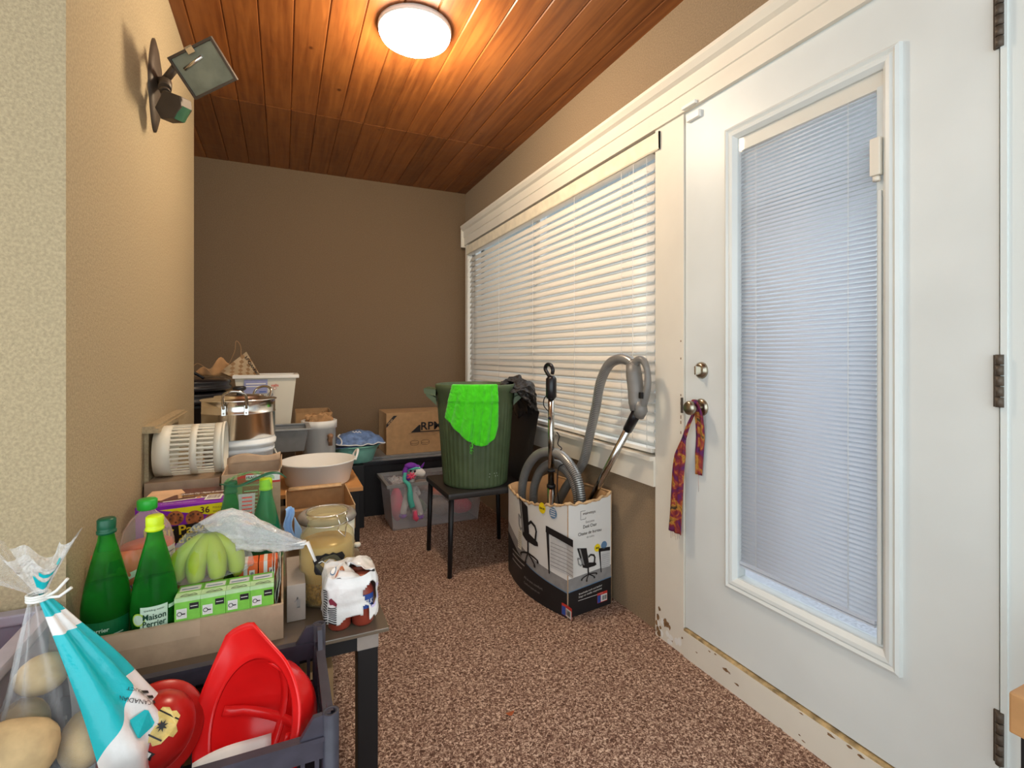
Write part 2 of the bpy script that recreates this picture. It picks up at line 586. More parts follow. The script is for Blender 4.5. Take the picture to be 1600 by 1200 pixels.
def ceiling_mat():
    m = bpy.data.materials.new('varnished_pine')
    m.use_nodes = True
    nt = m.node_tree
    b = nt.nodes['Principled BSDF']
    tc = nt.nodes.new('ShaderNodeTexCoord')
    at = nt.nodes.new('ShaderNodeAttribute')
    at.attribute_name = 'board_tone'
    mp = nt.nodes.new('ShaderNodeMapping')
    mp.inputs['Scale'].default_value = (26, 1.6, 26)
    nt.links.new(tc.outputs['Object'], mp.inputs['Vector'])
    addv = nt.nodes.new('ShaderNodeVectorMath'); addv.operation = 'ADD'
    sc_ = nt.nodes.new('ShaderNodeVectorMath'); sc_.operation = 'SCALE'
    sc_.inputs[3].default_value = 40
    nt.links.new(at.outputs['Color'], sc_.inputs[0])
    nt.links.new(mp.outputs[0], addv.inputs[0])
    nt.links.new(sc_.outputs[0], addv.inputs[1])
    n = nt.nodes.new('ShaderNodeTexNoise')
    n.inputs['Scale'].default_value = 1.4
    n.inputs['Detail'].default_value = 6
    n.inputs['Distortion'].default_value = 0.6
    nt.links.new(addv.outputs[0], n.inputs['Vector'])
    r = nt.nodes.new('ShaderNodeValToRGB')
    r.color_ramp.elements[0].position = 0.3
    r.color_ramp.elements[1].position = 0.7
    r.color_ramp.elements[0].color = lin('78401a')
    r.color_ramp.elements[1].color = lin('9f5f2b')
    nt.links.new(n.outputs['Fac'], r.inputs['Fac'])
    mr = nt.nodes.new('ShaderNodeMapRange')
    mr.inputs['To Min'].default_value = 0.62
    mr.inputs['To Max'].default_value = 1.12
    nt.links.new(at.outputs['Fac'], mr.inputs['Value'])
    mul = nt.nodes.new('ShaderNodeVectorMath'); mul.operation = 'SCALE'
    nt.links.new(r.outputs['Color'], mul.inputs[0])
    nt.links.new(mr.outputs[0], mul.inputs[3])
    # knots
    mp2 = nt.nodes.new('ShaderNodeMapping')
    mp2.inputs['Scale'].default_value = (1.0, 0.75, 1)
    nt.links.new(tc.outputs['Object'], mp2.inputs['Vector'])
    v = nt.nodes.new('ShaderNodeTexVoronoi')
    v.inputs['Scale'].default_value = 5.0
    nt.links.new(mp2.outputs[0], v.inputs['Vector'])
    r2 = nt.nodes.new('ShaderNodeValToRGB')
    r2.color_ramp.elements[0].position = 0.035
    r2.color_ramp.elements[1].position = 0.075
    r2.color_ramp.elements[0].color = (0.32, 0.24, 0.18, 1)
    r2.color_ramp.elements[1].color = (1, 1, 1, 1)
    nt.links.new(v.outputs['Distance'], r2.inputs['Fac'])
    mul2 = nt.nodes.new('ShaderNodeVectorMath'); mul2.operation = 'MULTIPLY'
    nt.links.new(mul.outputs[0], mul2.inputs[0])
    nt.links.new(r2.outputs['Color'], mul2.inputs[1])
    nt.links.new(mul2.outputs[0], b.inputs['Base Color'])
    b.inputs['Roughness'].default_value = 0.42
    n3 = nt.nodes.new('ShaderNodeTexNoise')
    n3.inputs['Scale'].default_value = 5
    n3.inputs['Detail'].default_value = 2
    nt.links.new(tc.outputs['Object'], n3.inputs['Vector'])
    bp = nt.nodes.new('ShaderNodeBump')
    bp.inputs['Strength'].default_value = 0.35
    bp.inputs['Distance'].default_value = 0.02
    nt.links.new(n3.outputs['Fac'], bp.inputs['Height'])
    nt.links.new(bp.outputs['Normal'], b.inputs['Normal'])
    return m


def carpet_mat():
    m = bpy.data.materials.new('speckled_carpet')
    m.use_nodes = True
    nt = m.node_tree
    b = nt.nodes['Principled BSDF']
    tc = nt.nodes.new('ShaderNodeTexCoord')
    n = nt.nodes.new('ShaderNodeTexNoise')
    n.inputs['Scale'].default_value = 115
    n.inputs['Detail'].default_value = 2.5
    n.inputs['Distortion'].default_value = 1.2
    nt.links.new(tc.outputs['Object'], n.inputs['Vector'])
    r = nt.nodes.new('ShaderNodeValToRGB')
    e = r.color_ramp.elements
    e[0].position = 0.36; e[0].color = lin('5a4135')
    e[1].position = 0.66; e[1].color = lin('e0c4ae')
    k = e.new(0.47); k.color = lin('846455')
    k = e.new(0.56); k.color = lin('b39480')
    nt.links.new(n.outputs['Fac'], r.inputs['Fac'])
    nt.links.new(r.outputs['Color'], b.inputs['Base Color'])
    b.inputs['Roughness'].default_value = 1.0
    b.inputs['Specular IOR Level'].default_value = 0.1
    bp = nt.nodes.new('ShaderNodeBump')
    bp.inputs['Strength'].default_value = 0.8
    bp.inputs['Distance'].default_value = 0.006
    nt.links.new(n.outputs['Fac'], bp.inputs['Height'])
    nt.links.new(bp.outputs['Normal'], b.inputs['Normal'])
    return m


M_['ceiling'] = ceiling_mat()
M_['carpet'] = carpet_mat()
M_['room_carpet'] = mat('room_pale_carpet', 'c3c4cc', 0.95, var=(90, 0.3), bump=(100, 0.5))

# ------------------------------------------------------------ room shell
WX = 1.46      # face of the window wall
BY = 4.20      # back wall
LX = -0.42     # face of the left wall
mb = MB(); mb.box(-3.2, WX + .14, -1.6, BY + .1, -0.08, 0)
struct(mb.build('floor', M_['carpet'], origin=(0, 0, 0)))
# ceiling: tongue and groove boards
mb = MB()
tones = []
def board(x0, x1, y0, y1, z, tone):
    g = 0.005
    k = len(mb.f)
    mb.add([(x0, y0, z + g), (x0 + g, y0 + g, z), (x0 + g, y1 - g, z), (x0, y1, z + g),
            (x1, y0, z + g), (x1 - g, y0 + g, z), (x1 - g, y1 - g, z), (x1, y1, z + g)],
           [(1, 2, 6, 5)[::-1], (0, 3, 2, 1)[::-1], (4, 5, 6, 7)[::-1], (0, 1, 5, 4)[::-1], (3, 7, 6, 2)[::-1]])
    tones.extend([tone] * (len(mb.f) - k))
def ceil_z(y):
    return 2.62 - 0.011 * max(0.0, y - 1.9)
x = -3.2
i = 0
while x < WX + .1:
    w_ = 0.135
    t = random.uniform(0.35, 0.9)
    y = -0.7
    while y < BY + .1:
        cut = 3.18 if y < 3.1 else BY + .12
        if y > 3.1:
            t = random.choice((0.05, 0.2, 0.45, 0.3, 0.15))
        board(x, x + w_, y, cut, 2.605, t)
        y = cut
    x += w_
mb.box(-3.2, WX + .14, -0.7, BY + .12, 2.612, 2.70)
tones.extend([0.3] * 6)
ce = mb.build('ceiling', M_['ceiling'], origin=(0, 0, 0))
ca = ce.data.color_attributes.new('board_tone', 'FLOAT_COLOR', 'CORNER')
for p in ce.data.polygons:
    t = tones[p.index]
    for li in p.loop_indices:
        ca.data[li].color = (t, t, t, 1)
struct(ce)

mb = MB(); mb.box(-3.2, WX + .14, BY, BY + .1, 0, 2.62)
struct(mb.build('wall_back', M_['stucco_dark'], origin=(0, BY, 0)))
mb = MB(); mb.box(-3.2, LX, 1.362, 3.035, 0, 2.62)
struct(mb.build('wall_left', M_['stucco'], origin=(LX, 2.2, 0)))
# low raised patch with a cap on the left wall
mb = MB()
mb.box(LX - .01, LX + .012, 2.02, 2.54, 0.5, 0.925, 0)
mb.add([], [], 0)
for z0, z1, x1 in ((.925, .940, .045), (.940, .948, .035)):
    mb.box(LX - .01, LX + x1, 1.99, 2.56, z0, z1, 1)
struct(mb.build('trim_1', [M_['stucco'], M_['stucco']], origin=(LX, 2.3, .5)), 'small capped stucco patch on the left wall')
# window wall
Y0w, Y1w = 1.687, 4.10
mb = MB()
mb.box(WX, WX + .14, Y0w - .02, BY, 0, .70)
mb.box(WX, WX + .14, -1.6, BY, 2.15, 2.62)
mb.box(WX, WX + .14, Y1w, BY, .70, 2.15)
mb.box(WX, WX + .14, 1.535, Y0w - .02, 0, 2.15)
struct(mb.build('wall_right', M_['stucco_right'], origin=(WX, 2.5, 0)))
mb = MB(); mb.box(WX - .02, WX + .14, -1.6, .562, 0, 2.15)
struct(mb.build('wall_right_near', M_['white_wall'], origin=(WX, 0, 0)), 'white painted wall right of the door')
# head trim
mb = MB()
mb.prism([(1.46, 2.135), (1.425, 2.135), (1.425, 2.20), (1.42, 2.203), (1.42, 2.255), (1.405, 2.265), (1.392, 2.285), (1.392, 2.30), (1.46, 2.30)], -1.6, 4.14, 'y')
mb.box(1.40, 1.46, 4.14, 4.155, 2.12, 2.30)
struct(mb.build('trim_2', M_['trim'], origin=(WX, 2, 2.13)), 'white head trim above the window and door')
# casing between window and door with worn foot
mb = MB()
mb.box(1.435, WX + .02, 1.522, 1.687, 0.0, 2.135, 0)
F = Face(mb, plane_fn((1.435, 1.687, 0), (0, -1, 0), (0, 0, 1)))
random.seed(3)
for k in range(26):
    cx, cy, rr = random.uniform(.005, .16), abs(random.gauss(.03, .05)) + .005, random.uniform(.004, .016)
    n = 9
    rot = random.uniform(0, 6)
    F.poly([(min(.163, max(.002, cx + rr * random.uniform(.5, 1.1) * math.cos(2 * PI * i / n))), max(0.001, cy + 1.3 * rr * random.uniform(.5, 1.1) * math.sin(2 * PI * i / n))) for i in range(n)], 1 if k % 2 else 2, 1 + k * .1)
for z in (1.235, 1.165, 1.02, .985, .93, .91, .87):
    F.rect(.148, z, .153, z + random.uniform(.006, .018), 1)
struct(mb.build('trim_3', [M_['trim'], M_['chip'], M_['paper']], origin=(1.44, 1.6, 0)), 'white casing post with chipped paint at its foot')
mb = MB(); mb.box(1.435, WX + .02, 4.075, 4.13, .60, 2.135)
struct(mb.build('trim_4', M_['trim'], origin=(1.44, 4.1, .6)), 'far window casing')
# window apron and sill
mb = MB()
mb.box(1.425, WX + .05, 1.687, 4.14, .625, .735)
mb.box(1.405, WX + .06, 1.687, 4.14, .735, .752)
struct(mb.build('trim_5', M_['trim'], origin=(1.44, 2.9, .62)), 'window apron and sill')
# kick board under the door
mb = MB()
mb.box(1.43, WX + .02, -1.5, 1.518, 0, .100, 0)
mb.box(1.432, WX + .02, -1.5, 1.518, .100, .108, 1)
F = Face(mb, plane_fn((1.43, 1.518, 0), (0, -1, 0), (0, 0, 1)))
for k in range(24):
    cx = random.uniform(.05, 1.0)
    cy = random.choice((.0, .0, .095, .09, random.uniform(0, .09)))
    rr = random.uniform(.002, .008)
    F.poly([(cx + 3 * rr * random.uniform(.3, 1.1) * math.cos(2 * PI * i / 8), min(.099, max(.0005, cy + rr * random.uniform(.5, 1.1) * math.sin(2 * PI * i / 8)))) for i in range(8)], 2, 1 + k * .05)
struct(mb.build('baseboard_right', [M_['trim'], M_['bare'], M_['chip']], origin=(1.44, .8, 0)), 'scuffed white kick board under the door')
# baseboard-like shadow gap at stucco foot is left as plain wall

# ------------------------------------------------------------ window_1 : frame, panes
mb = MB()
xa, xb = 1.50, 1.55
mb.box(xa, xb, Y0w - .01, Y1w, .745, .80); mb.box(xa, xb, Y0w - .01, Y1w, 2.09, 2.15)
for ya, yb in ((Y0w - .01, Y0w + .04), (2.86, 2.92), (Y1w - .05, Y1w)):
    mb.box(xa, xb, ya, yb, .80, 2.09)
win = struct(mb.build('window_1', M_['white'], origin=(1.52, 2.9, .745)))
mb = MB(); mb.box(1.52, 1.526, Y0w + .03, 2.87, .79, 2.10); mb.box(1.52, 1.526, 2.91, Y1w - .04, .79, 2.10)
mb.build('pane', M_['glass'], win)
# jamb liner
mb = MB()
mb.box(1.46, 1.60, Y0w - .02, Y0w - .008, .752, 2.15); mb.box(1.46, 1.60, Y1w, Y1w + .012, .752, 2.15)
mb.build('jamb', M_['trim'], win)

# ------------------------------------------------------------ window blind
def slat_pts(x, z, wd, ang):
    """profile of one curved slat seen along Y; room edge down"""
    out = []
    for i in range(5):
        t = i / 4 - .5
        u = t * wd
        c = 0.0025 * (1 - (2 * t) ** 2)
        out.append((x + u * math.cos(ang) - c * math.sin(ang), z + u * math.sin(ang) + c * math.cos(ang)))
    return out
bl = thing('window_blind', 'wide cream horizontal slat blind hanging in the large window', 'blind', (1.44, 2.9, .755))
mb = MB()
ya, yb = 1.715, 4.06
zt, pitch = 2.00, .0435
nsl = 28
for i in range(nsl):
    z = zt - i * pitch
    ang = R(65)
    if i in (20, 21):
        ang = R(78)
    if i > 21:
        ang = R(60)
    pr = slat_pts(1.462, z, .050, ang)
    segs = 14
    vs = []
    for k in range(segs + 1):
        y = ya + (yb - ya) * k / segs
        sag = 0.0
        dz = noise.noise(Vector((y * 1.3, i * .7, 0))) * .0015
        vs += [(p[0], y, p[1] + dz) for p in pr]
    fs = [(k * 5 + j, k * 5 + j + 1, k * 5 + 5 + j + 1, k * 5 + 5 + j) for k in range(segs) for j in range(4)]
    mb.add(vs, fs, 0, True)
mb.build('slats', M_['slat'], bl, solid=0.0022)
mb = MB(); mb.box(1.43, 1.485, ya, yb, 2.045, 2.095)
mb.build('headrail', M_['slat'], bl)
mb = MB(); mb.prism([(1.428, 2.045), (1.424, 2.05), (1.421, 2.115), (1.428, 2.12), (1.434, 2.12), (1.434, 2.045)], 1.655, 4.07, 'y')
mb.box(1.424, 1.46, 1.655, 1.664, 2.045, 2.12)
mb.build('valance', mat('valance_cream', 'ecdfc6', .45), bl)
mb = MB(); mb.box(1.437, 1.487, ya, yb, .762, .780, bev=.003)
mb.build('bottom_rail', M_['slat'], bl)
mb = MB()
for y in (1.75, 1.93, 2.35, 2.85, 3.4, 3.95):
    mb.tube([(1.441, y, .77), (1.441, y, 2.05)], .0011, 5)
    mb.tube([(1.484, y, .77), (1.484, y, 2.05)], .0011, 5)
    for i in range(nsl):
        z = zt - i * pitch - .012
        mb.tube([(1.441, y, z - .006), (1.484, y, z + .012)], .0008, 4, caps=False)
mb.build('ladder_cord', M_['white'], bl)
mb = MB()
mb.tube(spline([(1.432, 1.83, 2.04), (1.430, 1.832, 1.6), (1.432, 1.835, 1.2), (1.436, 1.84, .8)]), .0014, 5)
mb.build('pull_cord', M_['white'], bl)

# ------------------------------------------------------------ door_1
DX = 1.442
dy0, dy1, dz0, dz1 = .566, 1.518, .113, 2.135
door = bpy.data.objects.new('door_1', None); C.objects.link(door); door.location = (1.46, dy0, .11); ORG['door_1'] = Vector((1.46, dy0, .11))
struct(door, 'white exterior door with a full glass lite and mini blind')
mb = MB()
gy0, gy1, gz0, gz1 = .80, 1.275, .405, 1.94
mb.box(DX, DX + .044, dy0, gy0, dz0, dz1)
mb.box(DX, DX + .044, gy1, dy1, dz0, dz1)
mb.box(DX, DX + .044, gy0, gy1, dz0, gz0)
mb.box(DX, DX + .044, gy0, gy1, gz1, dz1)
mb.build('door_panel', M_['door'], door)
mb = MB()
# moulded lite frame: profile swept round the opening
prof = [(0, 0.0), (0.002, 0.012), (0.010, 0.016), (0.018, 0.010), (0.024, 0.014), (0.034, 0.012), (0.042, 0.004), (0.046, 0.0), (.046, -.02)]
oy0, oy1, oz0, oz1 = gy0 - .044, gy1 + .042, gz0 - .048, gz1 + .045
def ring(d, h):
    return [(DX - h, oy1 - d, oz0 + d), (DX - h, oy0 + d, oz0 + d), (DX - h, oy0 + d, oz1 - d), (DX - h, oy1 - d, oz1 - d)]
rings = [ring(d, h) for d, h in prof]
vs = [p for r in rings for p in r]
fs = []
for i in range(len(rings) - 1):
    for k in range(4):
        k2 = (k + 1) % 4
        fs.append((i * 4 + k, i * 4 + k2, (i + 1) * 4 + k2, (i + 1) * 4 + k))
mb.add(vs, fs)
mb.build('lite_frame', M_['door'], door)
mb = MB(); mb.box(DX + .004, DX + .007, gy0, gy1, gz0, gz1)
mb.build('glass_pane', M_['glass'], door)
mb = MB(); mb.box(DX + .036, DX + .039, gy0, gy1, gz0, gz1)
mb.build('glass_pane', M_['glass'], door)
mb = MB()
n = 106
for i in range(n):
    z = 1.895 - i * (1.895 - .470) / (n - 1)
    pr = []
    for j in range(3):
        t = j / 2 - .5
        a = R(52)
        pr.append((DX + .021 + t * .0160 * math.cos(a), z + t * .0155 * math.sin(a) + (.0008 if j == 1 else 0)))
    mb.add([(p[0], y, p[1]) for y in (gy0 + .03, gy1 - .002) for p in pr], [(0, 1, 4, 3), (1, 2, 5, 4)], 0, True)
mb.build('mini_blind_slats', M_['slat2'], door, solid=.0006)
mb = MB(); mb.box(DX + .012, DX + .030, gy0 + .03, gy1 - .002, .452, .462); mb.box(DX + .012, DX + .030, gy0 + .03, gy1 - .002, .444, .449)
mb.build('mini_blind_bottom_rail', M_['slat2'], door)
mb = MB(); mb.box(DX + .009, DX + .033, gy0, gy1, 1.895, 1.94, 0)
mb.build('mini_blind_headrail', M_['trim'], door)
mb = MB()
for y in (1.205, .90):
    mb.tube([(DX + .012, y, .46), (DX + .012, y, 1.9)], .0009, 4)
mb.build('mini_blind_cord', M_['white'], door)
mb = MB(); mb.box(DX + .008, DX + .032, gy0, gy0 + .022, gz0, 1.9)
mb.box(DX - .002, DX + .004, gy0 + .006, gy0 + .014, gz0 + .01, 1.62)
mb.build('blind_slider_track', M_['door'], door)
mb = MB(); mb.box(DX - .012, DX + .004, gy0 + .004, gy0 + .03, 1.66, 1.76, bev=.003)
mb.lathe([(0.0, 0), (.009, 0), (.009, .012), (0, .012)], (DX - .004, gy0 + .016, 1.645), 12)
mb.build('blind_slider', M_['trim'], door)
# hardware
def disc_x(mb_, y, z, prof_, x=DX, seg=28):
    Mx = Matrix.Rotation(R(-90), 4, 'Y')
    mb_.lathe(prof_, (x, y, z), seg, M=Mx)
mb = MB(); disc_x(mb, 1.435, 1.125, [(.0, .016), (.020, .016), (.024, .014), (.031, .006), (.032, 0)])
dbt = mb.build('deadbolt', M_['nickel'], door)
mb = MB(); mb.box(DX - .034, DX - .014, 1.431, 1.439, 1.108, 1.142, bev=.003)
mb.build('thumb_turn', M_['steel'], dbt)
mb = MB(); disc_x(mb, 1.435, .985, [(.0, .012), (.014, .012), (.028, .010), (.033, .003), (.033, 0)])
rose = mb.build('knob_rose', M_['nickel'], door)
mb = MB(); disc_x(mb, 1.435, .985, [(.011, .010), (.011, .034), (.014, .038), (.024, .046), (.027, .056), (.026, .066), (.020, .072), (.0, .073)])
mb.build('door_knob', M_['nickel'], rose)
mb = MB(); mb.box(1.428, 1.436, 1.524, 1.531, .955, 1.015)
mb.build('strike_plate', M_['bronze'], door)
for z in (1.067, .28, 1.86):
    mb = MB()
    for k in range(5):
        mb.tube([(1.434, .562, z + .0235 * k), (1.434, .562, z + .0235 * k + .0215)], .0075, 12)
    mb.box(1.437, 1.4425, .562, .574, z, z + .115)
    mb.build('hinge', M_['bronze'], door)
# jamb/stop around the door
mb = MB()
mb.box(1.446, WX + .02, 1.519, 1.532, .11, 2.135)
mb.box(1.436, WX + .02, .550, .5615, .0, 2.135)
mb.box(1.430, WX + .02, .50, 1.53, 2.1365, 2.150)
struct(mb.build('trim_6', M_['white_wall'], origin=(1.45, 1, .11)), 'door jamb')
mb = MB(); mb.box(1.47, 1.49, dy0, 1.53, 0.10, .112)
# contact sensor at the top corner of the door
t = thing('contact_sensor', 'small white alarm contact sensor on the top corner of the door', 'sensor', (DX - .008, 1.47, 2.085))
mb = MB(); mb.box(DX - .016, DX - .001, 1.435, 1.50, 2.088, 2.115, bev=.002)
mb.build('sensor_body', M_['white'], t)
mb = MB(); mb.box(1.412, 1.425, 1.44, 1.51, 2.137, 2.150, bev=.002)
mb.build('magnet', M_['white'], t)

# the room seen past the blinds
mb = MB(); mb.box(WX + .14, 4.2, -1.6, 5.0, 0, .10)
struct(mb.build('floor_room', M_['room_carpet'], origin=(3, 2, 0)), 'pale carpet of the room beyond the door')
mb = MB(); mb.box(4.2, 4.3, -1.6, 5.0, 0, 2.62); mb.box(WX + .14, 4.3, 5.0, 5.1, 0, 2.62); mb.box(WX + .14, 4.3, -1.7, -1.6, 0, 2.62)
struct(mb.build('wall_room', M_['white_wall'], origin=(4, 2, 0)), 'white walls of the room beyond')
mb = MB(); mb.box(WX + .14, 4.3, -1.7, 5.1, 2.62, 2.70)
struct(mb.build('ceiling_room', M_['white_wall'], origin=(3, 2, 2.6)), 'ceiling of the room beyond')

# ------------------------------------------------------------ ceiling lamp
t = thing('ceiling_lamp', 'round glowing glass dome lamp on the wood plank ceiling', 'lamp', (.52, 2.16, 2.605))
mb = MB(); mb.lathe([(.0, .0), (.156, .0), (.157, -.012), (.155, -.021), (.148, -.021)], (.52, 2.16, 2.604), 48)
mb.build('lamp_base', M_['white'], t)
mb = MB(); mb.lathe([(.150, -.020), (.153, -.030), (.145, -.046), (.120, -.062), (.082, -.073), (.038, -.079), (.0, -.080)], (.52, 2.16, 2.604), 48)
mb.build('lamp_dome', M_['globe'], t)
lamp('ceiling_lamp_light', 'POINT', (.52, 2.16, 2.42), 40, (1.0, .84, .62), .09)
CR_ = Vector((.9103, -.4141, 0)); CF_ = Vector((.4141, .9103, 0)); UP_ = Vector((0, 0, 1))
# ============================================================ OBJECTS
# ------------------------------------------------------------ floodlight on the left wall
t = thing('motion_floodlight', 'bronze motion sensor floodlight mounted high on the left stucco wall', 'light', (LX, 2.15, 2.13))
mb = MB()
n = 40
def plate(d, k):
    return [(LX + d, 2.15 + k * .085 * math.sin(a) * (1 - .25 * abs(math.cos(a))), 2.14 + k * .165 * math.cos(a)) for a in [2 * PI * i / n for i in range(n)]]
vs = plate(-.01, 1) + plate(.006, 1) + plate(.014, .8) + plate(.022, .45) + [(LX + .024, 2.15, 2.14)]
fs = [(r * n + i, r * n + (i + 1) % n, (r + 1) * n + (i + 1) % n, (r + 1) * n + i) for r in range(3) for i in range(n)]
fs += [(3 * n + i, 3 * n + (i + 1) % n, 4 * n) for i in range(n)]
mb.add(vs, fs, 0, True)
mb.build('wall_plate', M_['bronze'], t)
mb = MB()
mb.tube([(LX + .01, 2.14, 2.145), (LX + .045, 2.10, 2.135), (LX + .048, 2.07, 2.10)], .020, 14)
mb.tube([(LX + .04, 2.11, 2.145), (LX + .085, 2.07, 2.19)], .013, 12)
mb.tube([(LX + .078, 2.076, 2.182), (LX + .098, 2.058, 2.20)], .016, 12, 1); mb.tube([(LX + .105, 2.05, 2.21), (-.270, 1.985, 2.175)], .011, 10, 1)
mb.build('mounting_arm', [M_['bronze'], M_['black']], t)
mb = MB()
mb.ball((LX + .108, 2.05, 2.212), .020, 16)
mb.build('swivel', M_['black'], t)
# lamp head: tapered housing, glass facing down and to the camera
_n = (-CF_ * .80 - UP_ * .50 + CR_ * .10).normalized()
_x = (CR_ * .90 + UP_ * .42); _x = (_x - _n * _x.dot(_n)).normalized()
Mh = Matrix((_x, -_n, _x.cross(-_n))).transposed().to_4x4(); Mh.translation = Vector((-.238, 1.925, 2.125))
mb = MB()
a, b = .076, .060
vs = [(-a, -.0, -b), (a, -.0, -b), (a, -.0, b), (-a, -.0, b), (-a * .62, .075, -b * .5), (a * .62, .075, -b * .5), (a * .62, .075, b * .75), (-a * .62, .075, b * .75)]
mb.add(vs, [(0, 4, 5, 1), (1, 5, 6, 2), (2, 6, 7, 3), (3, 7, 4, 0), (4, 7, 6, 5)])
mb.box(-a - .006, a + .006, -.012, .002, b - .002, b + .006); mb.box(-a - .006, a + .006, -.012, .002, -b - .006, -b + .002)
mb.box(-a - .006, -a + .002, -.012, .002, -b, b); mb.box(a - .002, a + .006, -.012, .002, -b, b)
mb.xf(Mh)
hd = mb.build('lamp_head', M_['bronze'], t, bevel=.001)
mb = MB(); mb.box(-a, a, -.005, -.002, -b, b); mb.xf(Mh)
mb.build('floodlight_lens', M_['lampglass'], hd)
mb = MB(); mb.box(-.012, .012, -.016, .03, b + .004, b + .009); mb.box(-.012, .012, -.016, -.012, b - .012, b + .009); mb.xf(Mh)
mb.build('lens_clip', M_['steel'], hd)
mb = MB(); mb.tube([(-.055, -.006, .02), (.02, -.006, .03)], .006, 8); mb.xf(Mh)
mb.build('halogen_bulb', M_['steel'], hd)
mb = MB()
for k in range(4):
    mb.tube([(LX + .050 + .003 * k, 2.06 - .006 * k, 2.09 - .012 * k), (LX + .052 + .003 * k, 2.056 - .006 * k, 2.082 - .012 * k)], .016 if k % 2 == 0 else .012, 12)
mb.build('sensor_joint', M_['bronze'], t)
Ms = Matrix.Translation((LX + .085, 2.015, 2.02)) @ Matrix.Rotation(R(-20), 4, 'Z') @ Matrix.Rotation(R(35), 4, 'Y') @ Matrix.Rotation(R(12), 4, 'X')
mb = MB()
mb.prism([(-.035, .03), (.02, .045), (.038, .02), (.034, -.03), (.0, -.055), (-.035, -.035)], -.028, .028, 'y')
mb.xf(Ms)
sn = mb.build('sensor_housing', M_['bronze'], t, bevel=.002)
mb = MB(); mb.grid(lambda u, v: Vector((.036 + .006 * math.sin(PI * u), -.026 + .052 * u, -.028 + .05 * v)), 8, 4)
mb.xf(Ms)
mb.build('sensor_lens', M_['sensor'], sn)

# ------------------------------------------------------------ glass coffee table
TZ = .50
t = thing('coffee_table', 'low black framed table with a tinted glass top along the left wall', 'table', (-.09, 1.9, 0))
mb = MB(); mb.box(-.415, .241, 1.273, 2.50, TZ - .010, TZ, bev=.002)
mb.build('glass_top', M_['tableglass'], t)
mb = MB()
mb.box(-.40, .20, 1.30, 1.325, TZ - .055, TZ - .012); mb.box(-.40, .20, 2.45, 2.475, TZ - .055, TZ - .012)
mb.box(-.40, -.375, 1.30, 2.475, TZ - .055, TZ - .012); mb.box(.175, .20, 1.30, 2.475, TZ - .055, TZ - .012)
mb.build('apron', M_['black'], t)
for x, y in ((.168, 1.298), (.168, 2.43), (-.405, 1.298), (-.405, 2.43)):
    mb = MB(); mb.box(x, x + .05, y, y + .05, 0, TZ - .055, bev=.002)
    lg = mb.build('leg', M_['black'], t)
    mb = MB(); mb.box(x - .001, x + .051, y - .001, y + .051, TZ - .055, TZ - .011)
    mb.build('corner_bracket', mat('bracket_silver', 'a79c94', .4, .3), lg)
# box under the table
mb = MB(); mb.box(-.35, .12, 1.40, 1.85, 0, .36, bev=.003)
F = Face(mb, plane_fn((-.35, 1.40, 0), (1, 0, 0), (0, 0, 1)))
F.rect(0, .16, .47, .175, 1)
tag(mb.build('cardboard_box', [M_['card'], M_['tape']]), 'brown cardboard box in shadow under the glass table', 'box')

# ------------------------------------------------------------ grey bin, crates at the left foreground
t = thing('storage_bin', 'grey plastic storage bin at the left edge beside the stucco corner', 'bin', (-.75, 1.07, 0))
mb = MB()
def open_bin(mb, x0, x1, y0, y1, z0, z1, tp, th=.004):
    rings_ = []
    for (z, k) in ((z0, tp), (z1, 0)):
        rings_.append([(x0 + k, y0 + k, z), (x1 - k, y0 + k, z), (x1 - k, y1 - k, z), (x0 + k, y1 - k, z)])
    inner = []
    for (z, k) in ((z1, th), (z0 + th, tp + th)):
        inner.append([(x0 + k, y0 + k, z), (x1 - k, y0 + k, z), (x1 - k, y1 - k, z), (x0 + k, y1 - k, z)])
    rr = rings_ + inner
    vs = [p for r in rr for p in r]
    fs = [(3, 2, 1, 0), (12, 13, 14, 15)]
    for i in range(3):
        for k in range(4):
            k2 = (k + 1) % 4
            fs.append((i * 4 + k, i * 4 + k2, i * 4 + 4 + k2, i * 4 + 4 + k))
    mb.add(vs, fs)
open_bin(mb, -1.06, -.435, .80, 1.335, 0, .655, .03)
mb.build('bin_body', M_['greybin'], t, bevel=.002)
mb = MB()
for a in ((-1.08, -.425, 1.32, 1.35), (-1.08, -.425, .785, .815), (-1.08, -1.05, .785, 1.35), (-.455, -.425, .785, 1.35)):
    mb.box(*a, .642, .664, bev=.004)
mb.build('rim', mat('bin_rim_grey', 'aaa3ad', .4), t)
t = thing('plastic_cup', 'red plastic cup poking out of the grey bin at the left edge', 'cup', (-.56, 1.22, .40))
mb = MB(); mb.lathe([(0, .40), (.033, .40), (.045, .70), (.042, .70), (.030, .405), (0, .405)], (-.56, 1.22, 0), 24)
mb.build('cup_body', M_['red'], t)
mb = MB(); mb.lathe([(.045, .694), (.049, .700), (.045, .706), (.041, .700), (.045, .694)], (-.56, 1.22, 0), 24)
mb.build('lip', mat('bright_red_plastic_rim', 'f04a3a', .3), t)  # lip in a lighter red than the cup body
mb = MB(); mb.box(-.62, -.50, 1.16, 1.28, .008, .3995)
tag(mb.build('cardboard_box', M_['card']), 'cardboard box inside the grey bin at the left edge', 'box')

